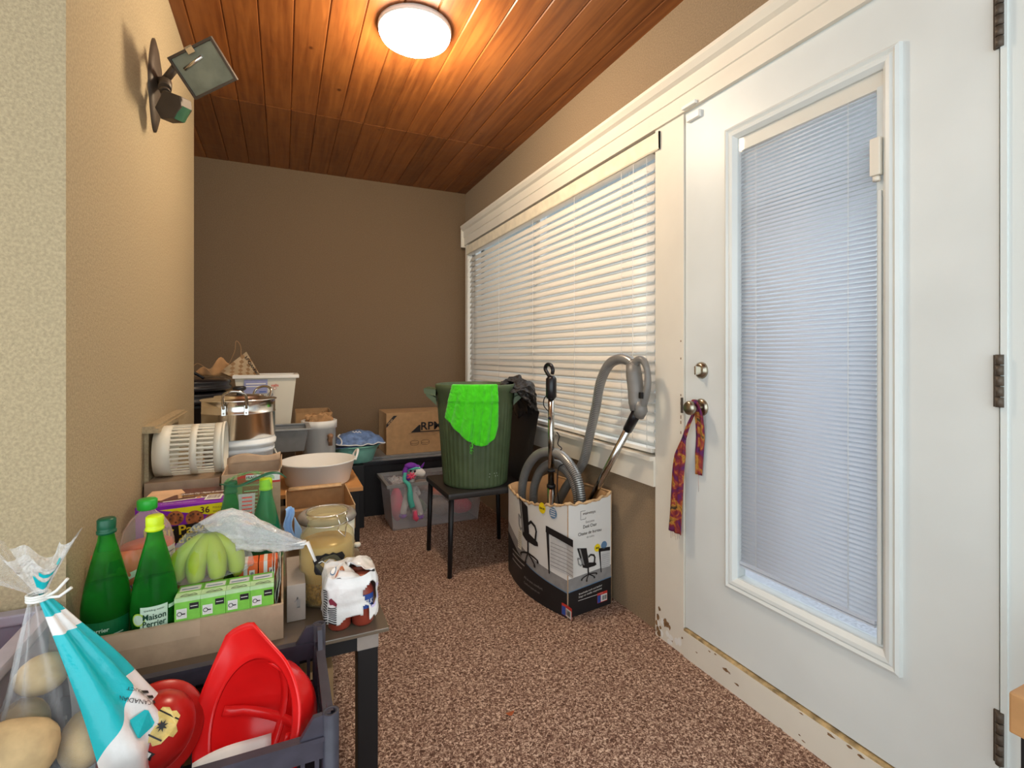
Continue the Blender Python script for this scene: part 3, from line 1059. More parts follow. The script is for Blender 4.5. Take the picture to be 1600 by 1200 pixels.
def crate(name, label, x0, x1, y0, y1, z0, z1):
    t = thing(name, label, 'crate', ((x0 + x1) / 2, (y0 + y1) / 2, z0), 'stacked slotted plastic crates')
    mb = MB(); mb.box(x0 + .01, x1 - .01, y0 + .01, y1 - .01, z0, z0 + .006)
    mb.build('crate_base', M_['crate'], t)
    def side(P0, P1, nrm):
        P0, P1 = Vector(P0), Vector(P1)
        L = (P1 - P0).length
        d = (P1 - P0).normalized()
        th = Vector(nrm) * .005
        mb = MB()
        def bar(a, b, za, zb, k=1.0):
            q = [P0 + d * a, P0 + d * b]
            vs = []
            for z in (za, zb):
                vs += [q[0] + Vector((0, 0, z)) - th * k, q[1] + Vector((0, 0, z)) - th * k, q[1] + Vector((0, 0, z)) + th * k, q[0] + Vector((0, 0, z)) + th * k]
            mb.add(vs, [(3, 2, 1, 0), (4, 5, 6, 7), (0, 1, 5, 4), (1, 2, 6, 5), (2, 3, 7, 6), (3, 0, 4, 7)])
        h = z1 - z0
        bar(0, L, 0, .03); bar(0, L, h - .075, h - .042); bar(0, L, h * .48, h * .48 + .014)
        bar(0, L, h - .044, h - .036, 1.8)
        # raised corner humps
        mb.add([P0 + d * a + Vector((0, 0, z)) + th * s_ for s_ in (-1, 1) for a, z in ((.0, h), (.028, h - .002), (.050, h - .036), (.050, h - .045), (.0, h - .045))],
               [(0, 1, 2, 3, 4), (9, 8, 7, 6, 5), (0, 5, 6, 1), (1, 6, 7, 2)])
        mb.add([P1 - d * a + Vector((0, 0, z)) + th * s_ for s_ in (-1, 1) for a, z in ((.0, h), (.028, h - .002), (.050, h - .036), (.050, h - .045), (.0, h - .045))],
               [(0, 1, 2, 3, 4), (9, 8, 7, 6, 5), (0, 5, 6, 1), (1, 6, 7, 2)])
        nb = max(3, int(L / .022))
        for i in range(nb + 1):
            a = L * i / nb
            bar(max(0, a - .0035), min(L, a + .0035), .028, h - .074, .8)
        mb.build('slotted_side', M_['crate'], t)
    side((x0, y0, z0), (x1, y0, z0), (0, 1, 0)); side((x0, y1, z0), (x1, y1, z0), (0, 1, 0))
    side((x0, y0, z0), (x0, y1, z0), (1, 0, 0)); side((x1, y0, z0), (x1, y1, z0), (1, 0, 0))
    for x in (x0, x1):
        for y in (y0, y1):
            mb = MB()
            mb.lathe([(.0, .0), (.014, .0), (.014, z1 - z0), (.009, z1 - z0), (.009, z1 - z0 - .02), (0, z1 - z0 - .02)], (x, y, z0), 14)
            mb.build('corner_post', M_['crate'], t)
    return t
crate('plastic_crate', 'dark slotted plastic crate in the foreground holding the red helmets and potatoes', -.40, .075, .93, 1.245, .285, .56)
crate('plastic_crate', 'dark slotted crate standing on the carpet under the one holding the red helmets', -.40, .075, .93, 1.245, .0, .283)

# ------------------------------------------------------------ red toy helmets
def helmet(t, Mx, m, inner=True, brim=True):
    """toy hard hat, opening towards -z before Mx; long axis y"""
    mb = MB()
    sx, sy = .92, 1.0
    n = 48
    prof = [(.0, .118), (.03, .116), (.06, .106), (.085, .086), (.103, .055), (.110, .02), (.113, .0)]
    mb.lathe(prof, (0, 0, 0), n, sx=sx, sy=sy)
    prof2 = [(.0, .113), (.03, .111), (.058, .101), (.081, .082), (.098, .053), (.105, .02), (.1075, .0)]
    mb.lathe(prof2[::-1], (0, 0, 0), n, sx=sx, sy=sy)
    mb.xf(Mx)
    mb.build('shell', m, t)
    mb = MB()
    def br(u, v):
        a = 2 * PI * u
        base = .1085
        back = max(0, math.cos(a - PI / 2))          # +y is the long end
        a1 = abs((a - PI / 2 + PI) % (2 * PI) - PI)
        be = R(48)
        outer = .140 / max(.66, math.cos(a1 - be)) if a1 < be else .140
        if a1 < R(12):
            outer = min(outer, .140 / math.cos(R(12) - be))
        r = base + (outer - base) * v
        dz = -.010 * v - .012 * v * v * (0.4 + back)
        return Vector((r * math.cos(a) * sx, r * math.sin(a) * sy, dz))
    mb.grid(br, 56, 6, closeu=True)
    mb.xf(Mx)
    mb.build('brim', m, t, solid=.005)
    if inner:
        mb = MB()
        for a0 in (R(25), R(115)):
            pts = []
            for k in range(13):
                tt = -1 + 2 * k / 12
                r = .100 * tt
                pts.append((r * math.cos(a0) * sx, r * math.sin(a0) * sy, .012 + .062 * math.sqrt(max(0, 1 - tt * tt))))
            pts = [Vector(p) for p in pts]
            side = Vector((-math.sin(a0), math.cos(a0), 0)) * .009
            vs = [p + side for p in pts] + [p - side for p in pts]
            nn = len(pts)
            mb.add(vs, [(i, i + 1, nn + i + 1, nn + i) for i in range(nn - 1)], 0, True)
        mb.xf(Mx)
        mb.build('cradle_strap', m, t, solid=.003)
        mb = MB()
        mb.grid(lambda u, v: Vector((.0985 * math.cos(R(200) + u * R(150)) * sx, .0985 * math.sin(R(200) + u * R(150)) * sy, -.004 + .026 * v)), 24, 2)
        for k in range(7):
            a = R(235) + k * R(9)
            mb.ball((.0965 * math.cos(a) * sx, .0965 * math.sin(a) * sy, .010), .002, 6, 1)
        mb.xf(Mx)
        mb.build('size_band', [m, M_['darkred']], t, solid=.003)
def look(c, open_dir, long_dir):
    """matrix with the helmet's opening (-z) facing open_dir and its long end (+y) to long_dir"""
    z = -Vector(open_dir).normalized()
    y = Vector(long_dir); y = (y - z * y.dot(z)).normalized()
    x = y.cross(z)
    M = Matrix((x, y, z)).transposed().to_4x4()
    M.translation = Vector(c)
    return M
CR = Vector((.9103, -.4141, 0)); CF = Vector((.4141, .9103, 0)); UP = Vector((0, 0, 1))
hc = Vector((-.055, 1.06, .488))
t = thing('toy_helmet', 'bright red plastic toy hard hat lying upside down in the dark crate', 'helmet', hc)
helmet(t, look(hc, -CF * .80 - CR * .38 + UP * .40, -CR * .45 + UP * .88), M_['red'])
hc = Vector((-.215, 1.11, .490))
t = thing('toy_helmet', 'dark red toy fire helmet with a gold badge, half under the bright red one', 'helmet', hc)
Mh2 = Matrix.Translation(hc) @ Matrix.Rotation(R(-35), 4, 'Y') @ Matrix.Rotation(R(30), 4, 'X')
helmet(t, look(hc, Vector((-.30, .80, -.60)), Vector((-.55, 0, -.75))) @ Matrix.Scale(.60, 4), M_['darkred'], inner=False)
# badge on the dark helmet's shell
Bm = look(hc, Vector((-.30, .80, -.60)), Vector((-.55, 0, -.75))) @ Matrix.Scale(.60, 4)
mb = MB()
def dome_map(x, y, l):
    rr = math.sqrt((x / .92) ** 2 + y * y)
    z = .118 * math.sqrt(max(0.0, 1 - min(1, rr / .1155) ** 2.3))
    return Bm @ Vector((x, y, z + .005 + l))
F = Face(mb, dome_map, .0012)
crest = [(-.030, -.040), (-.012, -.046), (0, -.040), (.012, -.046), (.030, -.040), (.036, -.016), (.050, -.006), (.048, .010), (.034, .012), (.028, .034), (.010, .046), (0, .040), (-.010, .046), (-.028, .034), (-.034, .012), (-.048, .010), (-.050, -.006), (-.036, -.016)]
F.poly([(a * .95, b * 1.0) for a, b in crest], 0)
F.poly([(.016 * math.cos(a) * (1 if i % 2 else .45), .016 * math.sin(a) * (1 if i % 2 else .45)) for i, a in enumerate([PI / 8 + 2 * PI * k / 16 for k in range(16)])], 1, 3)
F.stroke([(-.030, -.030), (.030, -.030)], .004, 1, 2); F.stroke([(-.022, .028), (.022, .028)], .004, 1, 2)
F.poly([(-.030, .056), (.030, .056), (.026, .064), (.030, .072), (-.030, .072), (-.026, .064)], 1)
F.rect(-.020, .059, .020, .069, 2, k=2)
mb.build('gold_badge', [M_['gold'], M_['ink'], M_['paper']], t)
# white paper at the bottom of the crate, in front of the helmet
mb = MB()
mb.grid(lambda u, v: Vector((-.14 + .12 * u, .945 + .05 * v + .02 * u, .452 + .012 * math.sin(3 * u + 1) + .03 * v + .02 * u)), 10, 6)
tag(mb.build('paper_sheet', M_['paper'], solid=.001), 'white folded paper in front of the bright red toy hard hat', 'paper')

# ------------------------------------------------------------ potatoes in their bag
bc = Vector((-.332, 1.065, .30))
def lump(c, r, seed, name, label, m=M_['potato'], rz=0):
    mb = MB()
    Mx = Matrix.Rotation(rz, 4, 'Z')
    mb.ball(c, r, 20, M=Mx, fn=lambda p: p * (1 + .13 * noise.noise(p * 22 + Vector((seed, 0, 0)))))
    o = mb.build(name, m)
    return tag(o, label, 'potato', 'potatoes in the clear bag')
lump((-.375, .985, .585), (.062, .050, .052), 1, 'potato', 'large smooth potato at the front of the clear bag')
lump((-.400, 1.10, .560), (.040, .045, .042), 2, 'potato', 'potato at the left edge of the clear bag behind the large one')
lump((-.300, 1.055, .545), (.036, .045, .043), 5, 'potato', 'potato beside the teal print inside the clear bag')
lump((-.345, .975, .480), (.045, .035, .045), 7, 'potato', 'potato at the bottom of the clear bag under the large one')
lump((-.372, 1.105, .640), (.036, .038, .032), 11, 'potato', 'small potato on top of the heap in the clear bag')
t = thing('potato_bag', 'clear and teal printed plastic potato bag tied at the neck, in the left foreground', 'bag', (bc.x, bc.y, .30))
tie = Vector((-.373, 1.092, .778))
def bagp(u, v):
    """u round, v from bottom (0) to tie (1)"""
    a = 2 * PI * u
    cx = bc.x * (1 - v) + tie.x * v + .035 * math.sin(PI * v)
    cy = bc.y * (1 - v) + tie.y * v
    z = .30 + (tie.z - .30) * v
    if v < .46:
        rx, ry = .122, .100
        if v < .08:
            rx *= .6 + 5 * v; ry *= .6 + 5 * v
    else:
        k = (v - .46) / .54
        s_ = (1 - k) ** .95
        rx = .112 * s_ + .010; ry = .090 * s_ + .010
    fold = 1 + (.05 + .16 * max(0, v - .55)) * math.sin(11 * a + 6 * v) + .08 * noise.noise(Vector((math.cos(a) * 2, math.sin(a) * 2, v * 5)))
    x = cx + rx * math.cos(a) * fold
    y = cy + ry * math.sin(a) * fold
    return Vector((x, min(y, 1.225), z))
def bag_patch(u0, u1, v0, v1, nu, nv, mi, mb, lift=0.0, fn=None):
    def g(uu, vv):
        return bagp(u0 + (u1 - u0) * uu, v0 + (v1 - v0) * vv)
    mb.grid(g, nu, nv, mi)
def ub(v):
    return .795 + .05 * (1 - v)
def vb(s_):
    return .50 + .16 * min(1.0, s_ / .36)
def clearp(uu, vv):
    return bagp(.30 + (ub(vv) - .30) * uu, vv)
def printp(s_, v):
    return bagp(ub(v) - 1 + (1.30 - ub(v)) * s_, v)
mb = MB(); mb.grid(clearp, 44, 50)
mb.build('clear_side', M_['film'], t)
mb = MB(); mb.grid(lambda s_, k: printp(s_, vb(s_) * k), 56, 24)
mb.build('white_print', M_['bagwhite'], t)
mb = MB(); mb.grid(lambda s_, k: printp(s_, vb(s_) + (.88 - vb(s_)) * k), 56, 24)
mb.build('teal_print', M_['tealprint'], t)
mb = MB(); mb.grid(lambda s_, k: printp(s_, .88 + .06 * k), 56, 4)
mb.build('white_band', M_['bagwhite'], t)
mb = MB(); mb.grid(lambda s_, k: printp(s_, .94 + .06 * k), 56, 4)
mb.build('teal_neck', M_['tealprint'], t)
# writing on the white part
def bag_face(u0, v0, slope=0.0):
    def fn(x, y, l):
        u = u0 + x / (2 * PI * .108)
        v = v0 + y / .478
        p = bagp(u, v)
        c = Vector((bc.x, bc.y, p.z))
        return p + (p - c).normalized() * (l + .0015)
    return fn
mb = MB()
F = Face(mb, bag_face(-.100, .58), .0008)
F.poly([(.006, -.040), (.036, -.040), (.040, -.036), (.040, -.014), (.036, -.010), (.006, -.010), (.002, -.014), (.002, -.036)], 1)
F.poly([(.021 + .009 * math.cos(a) * (1 if i % 2 else .55), -.025 + .009 * math.sin(a) * (1 if i % 2 else .55)) for i, a in enumerate([PI / 2 + 2 * PI * k / 14 for k in range(14)])], 0, 2)
F.text('CANADIAN', .052, -.004, .010, 2, rot=2.45, width=.050)
F.text('PRODUCT', .066, .006, .008, 2, rot=2.45, width=.046)
for k in range(9):
    F.stroke([(.072 + .0 * k, .006 - .011 * k), (.086, -.002 - .011 * k)], .005, 2)
F.disc(.05, -.052, .012, 3, 1); F.disc(.05, -.052, .010, 0, 2)
mb.build('bag_writing', [M_['bagwhite'], M_['tealprint'], M_['ink'], M_['greyprint']], t)
# neck ruffle above the tie
def ruff(u, v):
    a = 2 * PI * u
    r = .011 + .070 * v ** 1.1 + .012 * v * math.sin(7 * a)
    return tie + Vector((-.030 * v, 0, 0)) + Vector((r * math.cos(a) * 1.05, r * math.sin(a) * .5, .006 + .085 * v + .02 * v * math.sin(3 * a + 1) + .012 * v * math.sin(9 * a)))
mb = MB(); mb.grid(lambda u, v: ruff(.30 + .44 * u, v), 34, 8)
mb.build('clear_ruffle', M_['film'], t)
mb = MB(); mb.grid(lambda u, v: ruff(-.26 + .56 * u, v * .85), 40, 8)
mb.build('printed_ruffle', M_['filmwhite'], t)
mb = MB(); mb.grid(lambda u, v: ruff(-.20 + .16 * u, .15 + .25 * v) + Vector((0, -.002, 0)), 10, 3); mb.grid(lambda u, v: ruff(-.16 + .14 * u, .55 + .12 * v) + Vector((0, -.002, 0)), 10, 3)
mb.build('teal_stripe', M_['tealprint'], t)
mb = MB()
for k in range(3):
    mb.tube([tie + Vector((.0145 * math.cos(a), .0145 * math.sin(a), -.004 + .004 * k)) for a in [2 * PI * i / 20 for i in range(20)]], .0022, 6, closed=True)
mb.tube([tie + Vector((.012, -.01, 0)), tie + Vector((.03, -.02, .012)), tie + Vector((.045, -.02, .03))], .0025, 6)
mb.tube([tie + Vector((.012, -.01, 0)), tie + Vector((.034, -.02, .002)), tie + Vector((.050, -.02, .014))], .0025, 6)
mb.build('plastic_tie', M_['white'], t)

# ------------------------------------------------------------ shallow cardboard tray and its contents
t = thing('cardboard_tray', 'shallow open cardboard tray of groceries on the glass table', 'box', (-.2, 1.55, TZ))
mb = MB()
tx0, tx1, ty0, ty1, tz1 = -.412, .0, 1.33, 1.74, TZ + .082
mb.box(tx0, tx1, ty0, ty1, TZ, TZ + .004)
mb.box(tx0, tx1, ty0, ty0 + .005, TZ + .004, tz1); mb.box(tx0, tx1, ty1 - .005, ty1, TZ + .004, tz1)
mb.box(tx0, tx0 + .005, ty0 + .005, ty1 - .005, TZ + .004, tz1); mb.box(tx1 - .005, tx1, ty0 + .005, ty1 - .005, TZ + .004, tz1)
mb.build('tray_walls', M_['card2'], t)
mb = MB()
F = Face(mb, plane_fn((tx0, ty0, TZ), (1, 0, 0), (0, 0, 1)), .0008)
F.rect(0, .046, .24, .0815, 0)
mb.box(tx0, tx1, ty0 - .001, ty0 + .007, tz1, tz1 + .001)
mb.build('tape_strip', M_['tape'], t)
B0 = TZ + .0045

def water_bottle(x, y, z, label, mg, mc, h=.31, r=.046, group='green glass water bottles', solid=False):
    t = thing('water_bottle', label, 'bottle', (x, y, z), group)
    k = h / .31
    prof = [(0, .004), (r * .8, 0), (r, .006), (r, .10 * k), (r * .99, .125 * k), (r * .86, .165 * k), (r * .62, .215 * k), (.0165, .262 * k), (.0145, .275 * k), (.0145, .290 * k)]
    mb = MB(); mb.lathe(prof, (x, y, z), 36)
    mb.build('glass_body', mg, t)
    if not solid:
        mb = MB(); mb.lathe([(0, .008)] + [(p[0] - .003, p[1] + (.004 if i == 0 else 0)) for i, p in enumerate(prof[2:6])] + [(0, prof[5][1])], (x, y, z), 30)
        mb.build('water', mat('bottled_water_green', '2ea044', .1, trans=.8, ior=1.1, var=(8, .3)), t)
    mb = MB(); mb.lathe([(.0145, .276 * k), (.0185, .278 * k), (.0185, .284 * k), (.0165, .285 * k), (.0175, .290 * k), (.0175, .308 * k), (.015, .311 * k), (0, .311 * k)], (x, y, z), 28,
                        fn=lambda r_, z_, a: r_ * (1 + .015 * math.sin(30 * a)) if r_ > .015 else r_)
    mb.build('cap', mc, t)
    return t, (lambda zz: r if zz < .11 else r - .003)
t, rf = water_bottle(-.362, 1.405, B0, 'green water bottle with a dark green cap nearest the stucco corner', M_['bottle'], M_['capgreen'])
mb = MB(); F = Face(mb, cyl_fn((-.362, 1.405, B0), lambda z: .0468, R(-75)), .0005)
F.rect(-.045, .01, .045, .098, 0, 14)
F.text('Perrier', -.030, .076, .012, 1, 2, True)
for k in range(6):
    F.rect(.012 + .0, .02 + .009 * k, .030, .0225 + .009 * k, 1, 2, k=2)
F.disc(.0, .055, .016, 2, 2); F.disc(.0, .055, .013, 0, 3)
mb.build('bottle_label', [mat('dark_green_label', '0f6a3a', .4), M_['labelgreen'], M_['bottledark']], t)
t, rf = water_bottle(-.268, 1.385, B0, 'green water bottle with a lime cap and pale label at the front of the tray', M_['bottle'], M_['caplime'])
mb = MB(); F = Face(mb, cyl_fn((-.268, 1.385, B0), lambda z: .0468, R(-86)), .0005)
F.rect(-.022, .05, .030, .122, 0, 10)
F.disc(-.026, .095, .014, 2, 2); F.disc(-.026, .095, .011, 3, 3)
F.text('Maison', -.016, .094, .018, 1, 4, True, width=.042)
F.text('Perrier', -.016, .079, .018, 1, 4, True, width=.042)
F.text('sparkling water', -.014, .113, .006, 1, 4)
F.rect(.032, .108, .050, .116, 0, 4)
mb.build('bottle_label', [M_['labelgreen'], M_['labelink'], M_['limefruit'], M_['labelgreen']], t)
# juice jug
t = thing('juice_jug', 'clear plastic jug of pink juice with a bright green cap behind the lime capped bottle', 'bottle', (-.318, 1.56, B0))
prof = [(0, 0), (.055, 0), (.060, .01), (.060, .17), (.058, .20), (.050, .235), (.034, .262), (.020, .275), (.017, .28), (.017, .290)]
mb = MB(); mb.lathe(prof, (-.318, 1.56, B0), 36)
mb.build('jug_body', M_['jugplastic'], t)
mb = MB(); mb.lathe([(0, .003), (.054, .003), (.0575, .012), (.0575, .17), (.056, .195), (0, .195)], (-.318, 1.56, B0), 32)
mb.build('juice', M_['juice'], t)
mb = MB(); mb.lathe([(.018, .282), (.022, .284), (.022, .306), (.019, .309), (0, .309)], (-.318, 1.56, B0), 28, fn=lambda r_, z_, a: r_ * (1 + .015 * math.sin(30 * a)))
mb.build('cap', M_['capbright'], t)
mb = MB(); F = Face(mb, cyl_fn((-.318, 1.56, B0), lambda z: .0602, R(-45)), .0005)
F.rect(-.004, .06, .042, .19, 0, 10)
for k in range(9):
    F.rect(.003, .175 - .012 * k, .036, .178 - .012 * k, 1, 6, k=2)
mb.build('nutrition_label', [M_['paper'], M_['greyprint']], t)
# orange snack bag
t = thing('snack_bag', 'orange snack bag between the two front green bottles', 'bag', (-.37, 1.535, B0))
def snack(u, v, s_):
    w_ = .115
    x = -.425 + w_ * u + .012
    z = B0 + .205 * v
    d = .022 * math.sin(PI * min(1, max(0, u))) * math.sin(PI * v) ** .6
    return Vector((max(x, -.415), 1.487 - s_ * d + .004 * noise.noise(Vector((u * 6, v * 6, s_))), z))
mb = MB(); mb.grid(lambda u, v: snack(u, v, 1), 16, 20); mb.grid(lambda u, v: snack(u, v, -1), 16, 20)
mb.build('pouch', mat('orange_foil', 'e9795a', .3, bump=(30, .5, .008)), t)
mb = MB()
F = Face(mb, lambda x, y, l: snack(x / .115, y / .205, 1) + Vector((0, -.002 - l, 0)))
F.text('CRUSH', .004, .075, .048, 1, 1, True, rot=.25, width=.115)
F.text('CRUSH', .006, .077, .044, 0, 3, True, rot=.25, width=.110)
F.poly([(.03, .13), (.06, .15), (.10, .165), (.10, .15), (.06, .135)], 0)
F.rect(.035, .16, .045, .185, 2)
mb.build('pouch_print', [M_['paper'], M_['blue'], M_['ink']], t)

# cookie box
def cookie_box():
    W, D, Hh = .228, .150, .235
    t = thing('cookie_box', 'purple and yellow box of chocolate chip cookies standing behind the juice jug', 'box', (-.388, 1.775, TZ + .083))
    Mx = Matrix.Translation((-.390, 1.79, TZ + .004)) @ Matrix.Rotation(R(-5), 4, 'Z') @ Matrix.Rotation(R(4), 4, 'X')
    mb = MB(); mb.box(0, W, 0, D, 0, Hh, 0, Mx)
    mb.build('carton', [M_['purple']], t, bevel=.001)
    mb = MB()
    f1 = lambda x, y, l: Mx @ Vector((x, -l, y))
    F = Face(mb, f1, .0005)
    F.poly([(0.06, Hh - .012), (W, Hh - .003), (W, Hh - .045), (.10, Hh - .02)], 1)
    F.text('36', .165, Hh - .030, .026, 2, 3, True)
    F.text('POUCHES', .198, Hh - .019, .008, 2, 3, width=.031); F.text('SACHETS', .198, Hh - .031, .008, 2, 3, width=.031)
    # heap of cookies instead of a mascot
    for cx, cy, rr in ((.10, .196, .022), (.150, .190, .024), (.195, .180, .020), (.06, .192, .022)):
        F.disc(cx, cy, rr, 3, 1 + cx); 
        for q in range(7):
            a = q * 2.4
            F.disc(cx + rr * .6 * math.cos(a), cy + rr * .6 * math.sin(a), .0035, 4, 2.5, 8)
    F.poly([(.02, .115), (.20, .125), (.205, .165), (.19, .178), (.02, .168)], 5, 2.8)
    F.text('Bear Paws', .022, .142, .040, 6, 4, True, width=.168, rot=.04)
    F.text("Pattes d'ours", .030, .116, .032, 6, 4, True, width=.150, rot=.04)
    F.poly([(.0, .0), (W, 0), (W, .09), (.17, .110), (.0, .10)], 7, 2.9)
    F.text('K', .105, .05, .055, 10, 4, True); F.text('K', .108, .053, .048, 8, 5, True)
    f2 = lambda x, y, l: Mx @ Vector((x, y, Hh + l))
    F = Face(mb, f2, .0005)
    F.poly([(0, .045), (.07, .03), (W, .06), (W, D), (0, D)], 4, 1)
    F.poly([(0, .06), (.05, .05), (.075, .09), (.10, .11), (.08, D), (0, D)], 9, 2)
    for q in range(4):
        F.disc(.085 + .004 * q, .105 - .014 * q, .006, 9, 2.5, 10)
    F.poly([(.06, .03), (W, .058), (W, .064), (.06, .037)], 8, 2.2)
    F.text('Chocolate Chip \u2022 P\u00e9pites de chocolat', .095, .085, .020, 8, 3, True, width=.118, rot=.06)
    F.text('no artificial colours or flavours', .095, .068, .010, 6, 3, width=.105, rot=.06)
    F.text('2 cell packs \u2022 bake until golden', .06, .012, .008, 8, 3, width=.09, rot=.04)
    F.disc(.150, .052, .010, 8, 3); F.disc(.150, .052, .007, 3, 4)
    F.barcode(.170, .020, .215, .068, 8, 2, 4)
    f3 = lambda x, y, l: Mx @ Vector((W + l, x, y))
    F = Face(mb, f3, .0005)
    F.poly([(0, Hh - .045), (0, Hh), (.05, Hh)], 6, 1)
    F.rect(.0, .0, D, Hh - .05, 4)
    mb.build('box_print', [M_['purple'], M_['yellow'], M_['brownp'], M_['cookie'], M_['brownp'], M_['ink'], M_['yellowtxt'], M_['orange'], M_['paper'], M_['skin'], M_['blue']], t)
cookie_box()

# tea boxes (two layers of four)
def tea_box(x, z, label):
    t = thing('tea_box', label, 'box', (x, 1.375, z), 'green tea boxes in the tray')
    W, D, Hh = .050, .072, .0645
    y0 = 1.339
    mb = MB(); mb.box(x - W / 2, x + W / 2, y0, y0 + D, z, z + Hh, 0, bev=.0008)
    mb.build('carton', [M_['teagreen']], t)
    mb = MB()
    F = Face(mb, plane_fn((x - W / 2, y0, z), (1, 0, 0), (0, 0, 1)))
    F.rect(.004, .018, .024, .040, 0); F.rect(.006, .020, .022, .038, 1, k=2); F.disc(.010, .029, .005, 2, 3); F.disc(.010, .029, .0035, 1, 4)
    F.rect(.012, .027, .021, .0295, 2, k=3)
    F.rect(.029, .036, .047, .050, 2, k=1); F.rect(.031, .042, .045, .0435, 0, k=2)
    F.disc(.026, .003, .010, 3, 1, sy=.6)
    F.rect(0, .055, W, Hh, 4)
    F2 = Face(mb, plane_fn((x - W / 2, y0, z + Hh), (1, 0, 0), (0, 1, 0)))
    F2.rect(.0, .0, W, .028, 4); F2.rect(.004, .034, .046, .060, 0); F2.rect(.008, .042, .040, .046, 3, k=2)
    F2.stroke([(.012, .010), (.020, .016), (.028, .010), (.036, .016), (.042, .010)], .0016, 2, 2); F2.rect(.010, .005, .044, .0075, 2, k=2)
    mb.build('box_print', [M_['paper'], M_['boxwhite'], M_['ink'], M_['bluegrey'], M_['teapale']], t)
    return t
proto = None
ords = ['nearest the lime capped bottle', 'second from the lime capped bottle', 'third from the lime capped bottle', 'farthest from the lime capped bottle']
for j in range(2):
    for i in range(4):
        x = -.198 + i * .0505
        z = B0 + j * .065
        lb = 'green tea box in the %s layer, %s' % (('lower', 'top')[j], ords[i])
        if proto is None:
            proto = tea_box(x, z, lb); p0 = Vector((x, 0, z))
        else:
            c = copy_tree(proto, Vector((x, 0, z)) - p0)
            c['label'] = lb
# orange boxes behind
def juice_box(x, label):
    t = thing('drink_box', label, 'box', (x, 1.50, B0), 'orange boxes behind the tea boxes')
    W, D, Hh = .044, .05, .137
    y0 = 1.47
    mb = MB(); mb.box(x - W / 2, x + W / 2, y0, y0 + D, B0, B0 + Hh, 0, bev=.0008)
    mb.build('carton', M_['orange'], t)
    mb = MB()
    F = Face(mb, plane_fn((x - W / 2, y0, B0), (1, 0, 0), (0, 0, 1)))
    F.rect(.011, 0, .020, Hh, 0); F.rect(.024, .10, .037, .118, 0, k=2); F.disc(.0305, .109, .004, 1, 3)
    F2 = Face(mb, plane_fn((x - W / 2, y0, B0 + Hh), (1, 0, 0), (0, 1, 0)))
    F2.rect(.011, 0, .020, D, 0)
    mb.build('box_print', [M_['paper'], M_['greyprint']], t)
    return t
p = juice_box(-.083, 'orange box with a white stripe behind the tea boxes, the one next to the bananas')
c = copy_tree(p, (.0465, 0, 0)); c['label'] = 'orange box behind the tea boxes, the one next to the white papers'

# crumpled white papers at the tray's right end
for k in range(4):
    mb = MB()
    def pf(u, v, k=k):
        x = -.022 + .0035 * k + .004 * math.sin(5 * v + k) + .003 * noise.noise(Vector((u * 5, v * 5, k * 3.1)))
        return Vector((min(x, -.007), 1.40 + .15 * u - .01 * k + .01 * noise.noise(Vector((v * 4, k, u))), B0 + .003 + (.125 + .012 * math.sin(k * 2.1)) * v + .02 * u * v + .010 * v * noise.noise(Vector((u * 7, 0, k)))))
    mb.grid(pf, 14, 12)
    tag(mb.build('paper_bag', M_['paper'], solid=.0008), 'crumpled white paper bag folded against the right wall of the tray', 'bag', 'folded white paper bags')
# small grey carton beside the tray
mb = MB(); mb.box(.008, .052, 1.40, 1.60, TZ + .001, TZ + .094, bev=.001)
F = Face(mb, plane_fn((.008, 1.40, TZ), (1, 0, 0), (0, 0, 1)))
F.stroke([(.018, .05), (.026, .06), (.028, .035)], .002, 1); F.stroke([(.024, .062), (.024, .035), (.030, .035), (.030, .055)], .002, 1)
tag(mb.build('carton', [mat('grey_carton', 'a79b90', .8), M_['greyprint']]), 'small grey carton squeezed between the tray and the glass jar', 'box')
# blue plastic piece
mb = MB()
mb.grid(lambda u, v: Vector((.004 + .022 * u + .004 * math.sin(9 * v), 1.64 + .02 * math.sin(3 * u) - .02 * v, .62 + .11 * v + .012 * noise.noise(Vector((u * 4, v * 4, 2))))), 6, 10)
mb.grid(lambda u, v: Vector((.03 + .02 * u, 1.65 - .02 * v, .60 + .10 * v * (1 - .4 * u))), 6, 8)
tag(mb.build('plastic_glove', M_['paleblue'], solid=.002), 'pale blue crumpled plastic glove between the wrapped bottles and the jar', 'glove')

# wrapped green bottles at the back of the tray
water_bottle(-.140, 1.668, B0, 'green bottle on the left inside the clear shrink wrap', M_['bottledark'], M_['capgreen'], group='wrapped green bottles')
water_bottle(-.048, 1.668, B0, 'dark green bottle with a lime cap inside the clear shrink wrap', M_['bottlesolid'], M_['caplime'], group='wrapped green bottles', solid=True)
t = thing('shrink_wrap', 'clear green tinted plastic wrap around the two green bottles', 'wrap', (-.094, 1.668, B0))
def wrapf(u, v):
    a = 2 * PI * u
    k = 1 - .42 * v ** 1.3
    ex = .6
    cx_, sx_ = math.copysign(abs(math.cos(a)) ** ex, math.cos(a)), math.copysign(abs(math.sin(a)) ** ex, math.sin(a))
    return Vector((-.094 + .098 * k * cx_ + .003 * noise.noise(Vector((u * 12, v * 8, 0))), 1.668 + .052 * (1 - .45 * v) * sx_, B0 + .02 + .29 * v))
mb = MB(); mb.grid(wrapf, 40, 16, closeu=True)
mb.build('film_sleeve', M_['filmgreen'], t)
mb = MB()
mb.grid(lambda u, v: Vector((-.155 + .13 * u, 1.655 + .04 * v, B0 + .308 + .022 * math.sin(PI * u) + .008 * noise.noise(Vector((u * 9, v * 6, 4))))), 18, 5)
mb.build('crumpled_top', M_['filmgreen'], t)
mb = MB()
